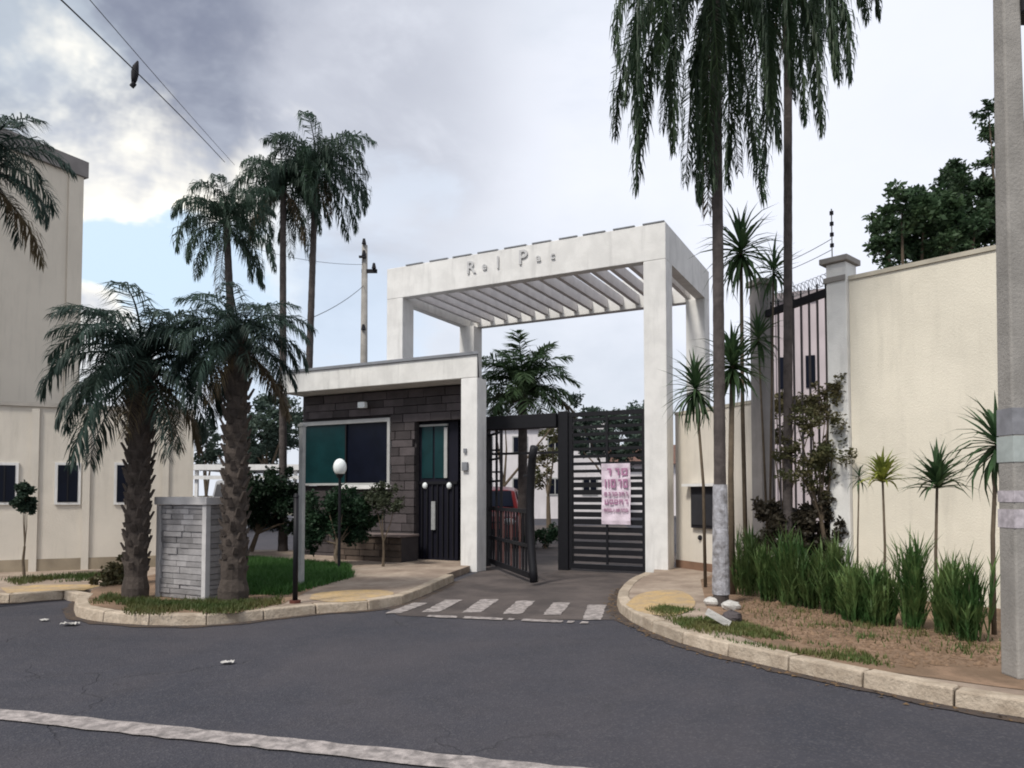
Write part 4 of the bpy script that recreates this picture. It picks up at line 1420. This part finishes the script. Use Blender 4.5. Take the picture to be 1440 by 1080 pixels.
# brown shrub tree in front of the railing
bl = blobs([(1160, 590, 28), (1150, 640, 28), (1170, 550, 22), (1130, 665, 26), (1172, 625, 28), (1120, 590, 16), (1140, 560, 18), (1165, 680, 26), (1110, 640, 20)], 8.75, .1, 4)
tree('brown_shrub', 'brownish green small tree growing against the railing', (bl[0][0], 8.75, .1), bl, L_brown, .045, 700, 54, .03, 'shrub')
bl = blobs([(1090, 575, 20), (1120, 568, 20), (1085, 605, 18), (1150, 570, 16)], 11.3, .3, 5)
tree('hedge_bush', 'dark leafy bush behind the railing left of the brown shrub', (bl[0][0], 11.3, 0), bl, L_brown, .06, 900, 55, .03, 'shrub')
bl = blobs([(1080, 715, 22), (1110, 730, 26), (1145, 725, 28), (1175, 735, 24), (1090, 760, 28), (1130, 765, 28), (1165, 770, 24)], 8.85, .12, 6)
tree('dark_undergrowth', 'dark brown undergrowth at the foot of the railing', (bl[1][0], 8.85, .1), bl, leafmat('undergrowth', (.035, .030, .020), (.055, .045, .03)), .06, 900, 56, .02, 'shrub')

# shrubs by the hut and totem
bl = blobs([(460, 712, 26), (485, 706, 26), (508, 718, 24), (445, 735, 24), (500, 742, 26), (470, 745, 26), (440, 760, 20)], 12.2, .15, 7)
tree('hut_shrub', 'very dark shrub behind the globe lamp below the hut window', (bl[1][0], 11.7, .1), bl, L_hedge, .06, 900, 57, .03, 'shrub')
bl = blobs([(540, 700, 18), (525, 700, 16), (555, 712, 14)], 12.05, .1, 8)
tree('hut_shrub', 'low olive green shrub under the white window sill', (bl[0][0], 11.95, .1), bl, leafmat('olive_leaf', (.04, .05, .03), (.06, .07, .04)), .05, 900, 58, .02, 'shrub')
bl = blobs([(165, 800, 20), (180, 815, 18), (150, 820, 16), (190, 790, 14)], 9.6, .15, 9)
tree('kerb_shrub', 'straggly olive brown shrub left of the stout palm trunk', (bl[0][0], 9.7, .1), bl, leafmat('olive_brown', (.07, .06, .03), (.04, .055, .025)), .06, 700, 59, .02, 'shrub')
bl = blobs([(36, 690, 10), (33, 704, 11), (38, 716, 8)], 10.55, .0, 10)
bxx = sum(b_[0] for b_ in bl) / len(bl)
tree('small_tree', 'tiny round-headed tree on a thin stem before the cream annexe', (bxx + .01, 10.55, .1), [(x, 10.55, z, r_) for x, y, z, r_ in bl], L_palm, .05, 5200, 60, .018, 'tree')
# hedges and trees in the gap between annexe and hut
hz = [((350, 700, 30), (385, 690, 34), (330, 715, 24), (395, 720, 28), (365, 725, 26), (410, 700, 26), (425, 730, 20))]
bl = blobs(hz[0], 15.0, .5, 11)
tree('hedge_mass', 'dark green clipped hedge beyond the lawn left of the hut', (bl[0][0], 15, 0), bl, L_hedge, .08, 500, 61, .05, 'hedge')
bl = blobs([(290, 610, 22), (300, 640, 20), (285, 650, 14)], 27, 1, 12)
tree('compound_tree', 'small far tree right beside the cream annexe corner', (bl[0][0], 27, 0), bl, L_far, .14, 110, 62, .1)
bl = blobs([(365, 600, 30), (385, 570, 24), (395, 620, 28), (370, 640, 24), (350, 625, 22), (405, 590, 22)], 30, 1.5, 13)
tree('compound_tree', 'pale far tree behind the carport next to the hut', (bl[0][0], 30, 0), bl, L_far, .16, 110, 63, .12)
# trees beyond the gate
bl = blobs([(820, 600, 20), (850, 590, 22), (880, 600, 26), (905, 590, 22), (895, 625, 26), (850, 625, 24), (815, 630, 18)], 34, 2, 14)
tree('compound_tree', 'far dark tree showing above the slatted gate leaf', (bl[1][0], 34, 0), bl, L_far, .17, 130, 64, .12)
bl = blobs([(770, 640, 18), (778, 610, 16), (760, 670, 16)], 27, 1, 15)
tree('compound_tree', 'narrow olive tree seen through the open gateway', (bl[0][0], 27, 0), bl, L_brown, .12, 140, 65, .08)
bl = blobs([(750, 752, 14), (768, 750, 16), (786, 752, 14)], 17.2, .2, 17)
tree('low_shrub', 'low dark shrub just inside the open gateway', (bl[1][0], 17.2, 0), bl, L_hedge, .07, 500, 67, .03, 'shrub')
bl = blobs([(690, 560, 16), (710, 585, 14), (810, 560, 12)], 24, 1, 16)
tree('compound_tree', 'small crown behind the feathery inner palm', (bl[0][0], 24, 0), bl, L_far, .11, 160, 66, .08)


# grass
def grass(name, poly, n, m, h, seed, z0=.104, dens=None):
    rnd = random.Random(seed)
    xs = [p_[0] for p_ in poly]; ys = [p_[1] for p_ in poly]
    def inside(x, y):
        c = False
        for i in range(len(poly)):
            x1, y1 = poly[i]; x2, y2 = poly[i - 1]
            if (y1 > y) != (y2 > y) and x < (x2 - x1) * (y - y1) / (y2 - y1) + x1: c = not c
        return c
    mb = MB()
    k = 0
    while k < n:
        x, y = rnd.uniform(min(xs), max(xs)), rnd.uniform(min(ys), max(ys))
        if not inside(x, y): continue
        k += 1
        if dens and rnd.random() > dens(x, y): continue
        dm = 9
        for i in range(len(poly)):
            (x1, y1), (x2, y2) = poly[i], poly[i - 1]
            ex, ey = x2 - x1, y2 - y1
            tt = max(0, min(1, ((x - x1) * ex + (y - y1) * ey) / max(1e-9, ex * ex + ey * ey)))
            dm = min(dm, math.hypot(x - x1 - ex * tt, y - y1 - ey * tt))
        if rnd.random() > (.08 + dm / .22) * (.5 + .5 * mnoise.noise(Vector((x * 4, y * 4, 1))) + .4): continue
        a = rnd.uniform(0, 6.28); l = h * rnd.uniform(.5, 1.3); w = .004 + h * .05
        dx, dy = math.cos(a), math.sin(a)
        b_ = rnd.uniform(.1, .8) * l
        mb.add([(x - dy * w, y + dx * w, z0), (x + dy * w, y - dx * w, z0), (x + dx * b_, y + dy * b_, z0 + l)], [(0, 1, 2)])
    o = mb.obj(name, m)
    o['kind'] = 'stuff'; o['label'] = 'short grass growing on the verge'
    o['category'] = 'grass'
    return o


from mathutils import noise as mnoise
def patch(x, y): return max(0, min(1, (mnoise.noise(Vector((x * 1.6, y * 1.6, 3))) + .35) * 1.5))
o = grass('verge_grass', [g2(905, 858, .1), g2(960, 885, .1), g2(1040, 908, .1), g2(1140, 925, .1), g2(1260, 942, .1), g2(1250, 925, .1), g2(1120, 898, .1), g2(1040, 872, .1), g2(1000, 860, .1), g2(930, 852, .1)], 26000, L_grass, .035, 1, dens=patch)
o['label'] = 'sparse green and dry grass along the kerb right of the driveway'
o = grass('lawn_grass', [g2(335, 838, .1), g2(405, 838, .1), g2(500, 812, .1), (-2.6, 12.0), (-4.4, 13.2), (-7.2, 13.2), g2(330, 790, .1)], 42000, L_lawn, .08, 2)
o['label'] = 'bright green lawn left of the guard hut'
o = grass('kerb_grass', [g2(118, 850, .1), g2(180, 866, .1), g2(320, 866, .1), g2(400, 850, .1), g2(400, 838, .1), g2(250, 846, .1), g2(150, 836, .1)], 16000, L_grass, .05, 3, dens=patch)
o['label'] = 'patchy weeds and grass around the palm feet behind the left kerb'
o = grass('wall_weeds', [g2(20, 824, .1), g2(150, 816, .1), g2(190, 822, .1), g2(200, 812, .1), g2(150, 806, .1), g2(0, 816, .1)], 6000, L_grass, .06, 5, dens=patch)
o['label'] = 'weeds at the foot of the cream annexe wall'
o = grass('bed_weeds', [g2(1040, 868, .1), g2(1200, 905, .1), g2(1420, 938, .1), g2(1420, 905, .1), g2(1300, 880, .1), g2(1040, 842, .1)], 5000, L_grass, .045, 6, dens=lambda x, y: .12 + .6 * (mnoise.noise(Vector((x * 3, y * 3, 9))) > .15))
o['label'] = 'dry weeds on the bare earth in front of the blade shrubs'

mb = MB(); rnd = random.Random(15)
bedp = [g2(1010, 872, .1), g2(1200, 930, .1), g2(1410, 955, .1), g2(1410, 905, .1), g2(1200, 868, .1), g2(1040, 838, .1)]
def in_poly(x, y, poly):
    c = False
    for i in range(len(poly)):
        x1, y1 = poly[i]; x2, y2 = poly[i - 1]
        if (y1 > y) != (y2 > y) and x < (x2 - x1) * (y - y1) / (y2 - y1) + x1: c = not c
    return c
for i in range(9000):
    x, y = rnd.uniform(1.8, 4.9), rnd.uniform(5, 9.2)
    if not in_poly(x, y, bedp): continue
    s_ = rnd.uniform(.006, .022) * (2 if rnd.random() < .06 else 1)
    a = rnd.uniform(0, 6.28); zz_ = .106
    q = [(x + math.cos(a + k * 2.09) * s_, y + math.sin(a + k * 2.09) * s_, zz_) for k in range(3)]
    mb.add(q + [(x + rnd.uniform(-.3, .3) * s_, y, zz_ + s_ * rnd.uniform(.3, .9))], [(0, 1, 3), (1, 2, 3), (2, 0, 3)])
o = mb.obj('soil_clods', mat('soil_clods', (.26, .17, .11), .95, 20., .6, col2=(.12, .08, .05), worldco=True)); o['kind'] = 'stuff'; o['label'] = 'loose soil clods and litter on the earth bed by the right wall'

# stones and litter
whites = mat('painted_stone', (.55, .53, .50), .9, 9., .3, .6, 30)
rnd = random.Random(77)
for (px, py, r_, lab) in ((1002, 846, .075, 'white painted stone left of the limewashed palm foot'), (1028, 852, .08, 'white painted stone right of the limewashed palm foot')):
    q = gp(px, py + 6, .1)
    mb = MB().ball((0, 0, r_ * .5), r_ * 1.2, r_, r_ * .7, 10, 7, .14)
    tag(mb.obj('stone', whites, loc=(q.x, q.y, .1)), lab, 'stone')
q = gp(1008, 882, .1)
mbb = MB().box(-.11, .11, -.035, .035, 0, .05, Matrix.Rotation(R(28), 4, 'Y'))
o = mbb.obj('painted_board', whites, loc=(q.x, q.y, .16)); o.rotation_euler = (0, 0, R(-20)); tag(o, 'short white board leaning at the limewashed palm foot', 'board')
q = gp(1030, 876, .1)
tag(MB().ball((0, 0, .04), .09, .08, .07, 10, 7, .15).obj('dark_stone', stone, loc=(q.x, q.y, .1)), 'dark stone beside the leaning white board', 'stone')
lit = mat('litter', (.5, .48, .45), .8, 9, .3)
def crumple(name, px, py, s, lab):
    q = gp(px, py, 0)
    mb = MB(); r2 = random.Random(int(px))
    n = 7; vs = []
    for j in range(n):
        for i in range(n):
            vs.append(((i / (n - 1) - .5) * s + r2.uniform(-.2, .2) * s / n, (j / (n - 1) - .5) * s * .7 + r2.uniform(-.2, .2) * s / n, .012 + r2.uniform(0, .18) * s))
    mb.add(vs, [(j * n + i, j * n + i + 1, (j + 1) * n + i + 1, (j + 1) * n + i) for j in range(n - 1) for i in range(n - 1)])
    o = mb.obj(name, lit, loc=(q.x, q.y, 0)); tag(o, lab, 'litter')
crumple('paper_scrap', 320, 934, .085, 'pale paper scrap lying alone on the asphalt')
crumple('plastic_scrap', 98, 880, .14, 'crumpled white litter at the left kerb end')
crumple('plastic_scrap', 62, 874, .08, 'small grey litter left of the crumpled white one')
# dry leaves and grit in the gutter
mb = MB(); rnd = random.Random(5)
ro = resample(right_edge, .05); oo = offset(ro, -.06)
for (x, y) in oo:
    for k in range(3):
        if rnd.random() < .6:
            a = rnd.uniform(0, 6.28); s = rnd.uniform(.008, .025)
            cx_, cy_ = x + rnd.gauss(0, .05), y + rnd.gauss(0, .05)
            mb.add([(cx_ + math.cos(a) * s, cy_ + math.sin(a) * s, .006), (cx_ + math.cos(a + 2) * s, cy_ + math.sin(a + 2) * s, .012), (cx_ + math.cos(a + 4) * s, cy_ + math.sin(a + 4) * s, .006)], [(0, 1, 2)])
o = mb.obj('gutter_leaves', mat('dry_leaf', (.16, .10, .05), .9, 5, .3)); o['kind'] = 'stuff'; o['label'] = 'dry leaves and grit along the right kerb gutter'
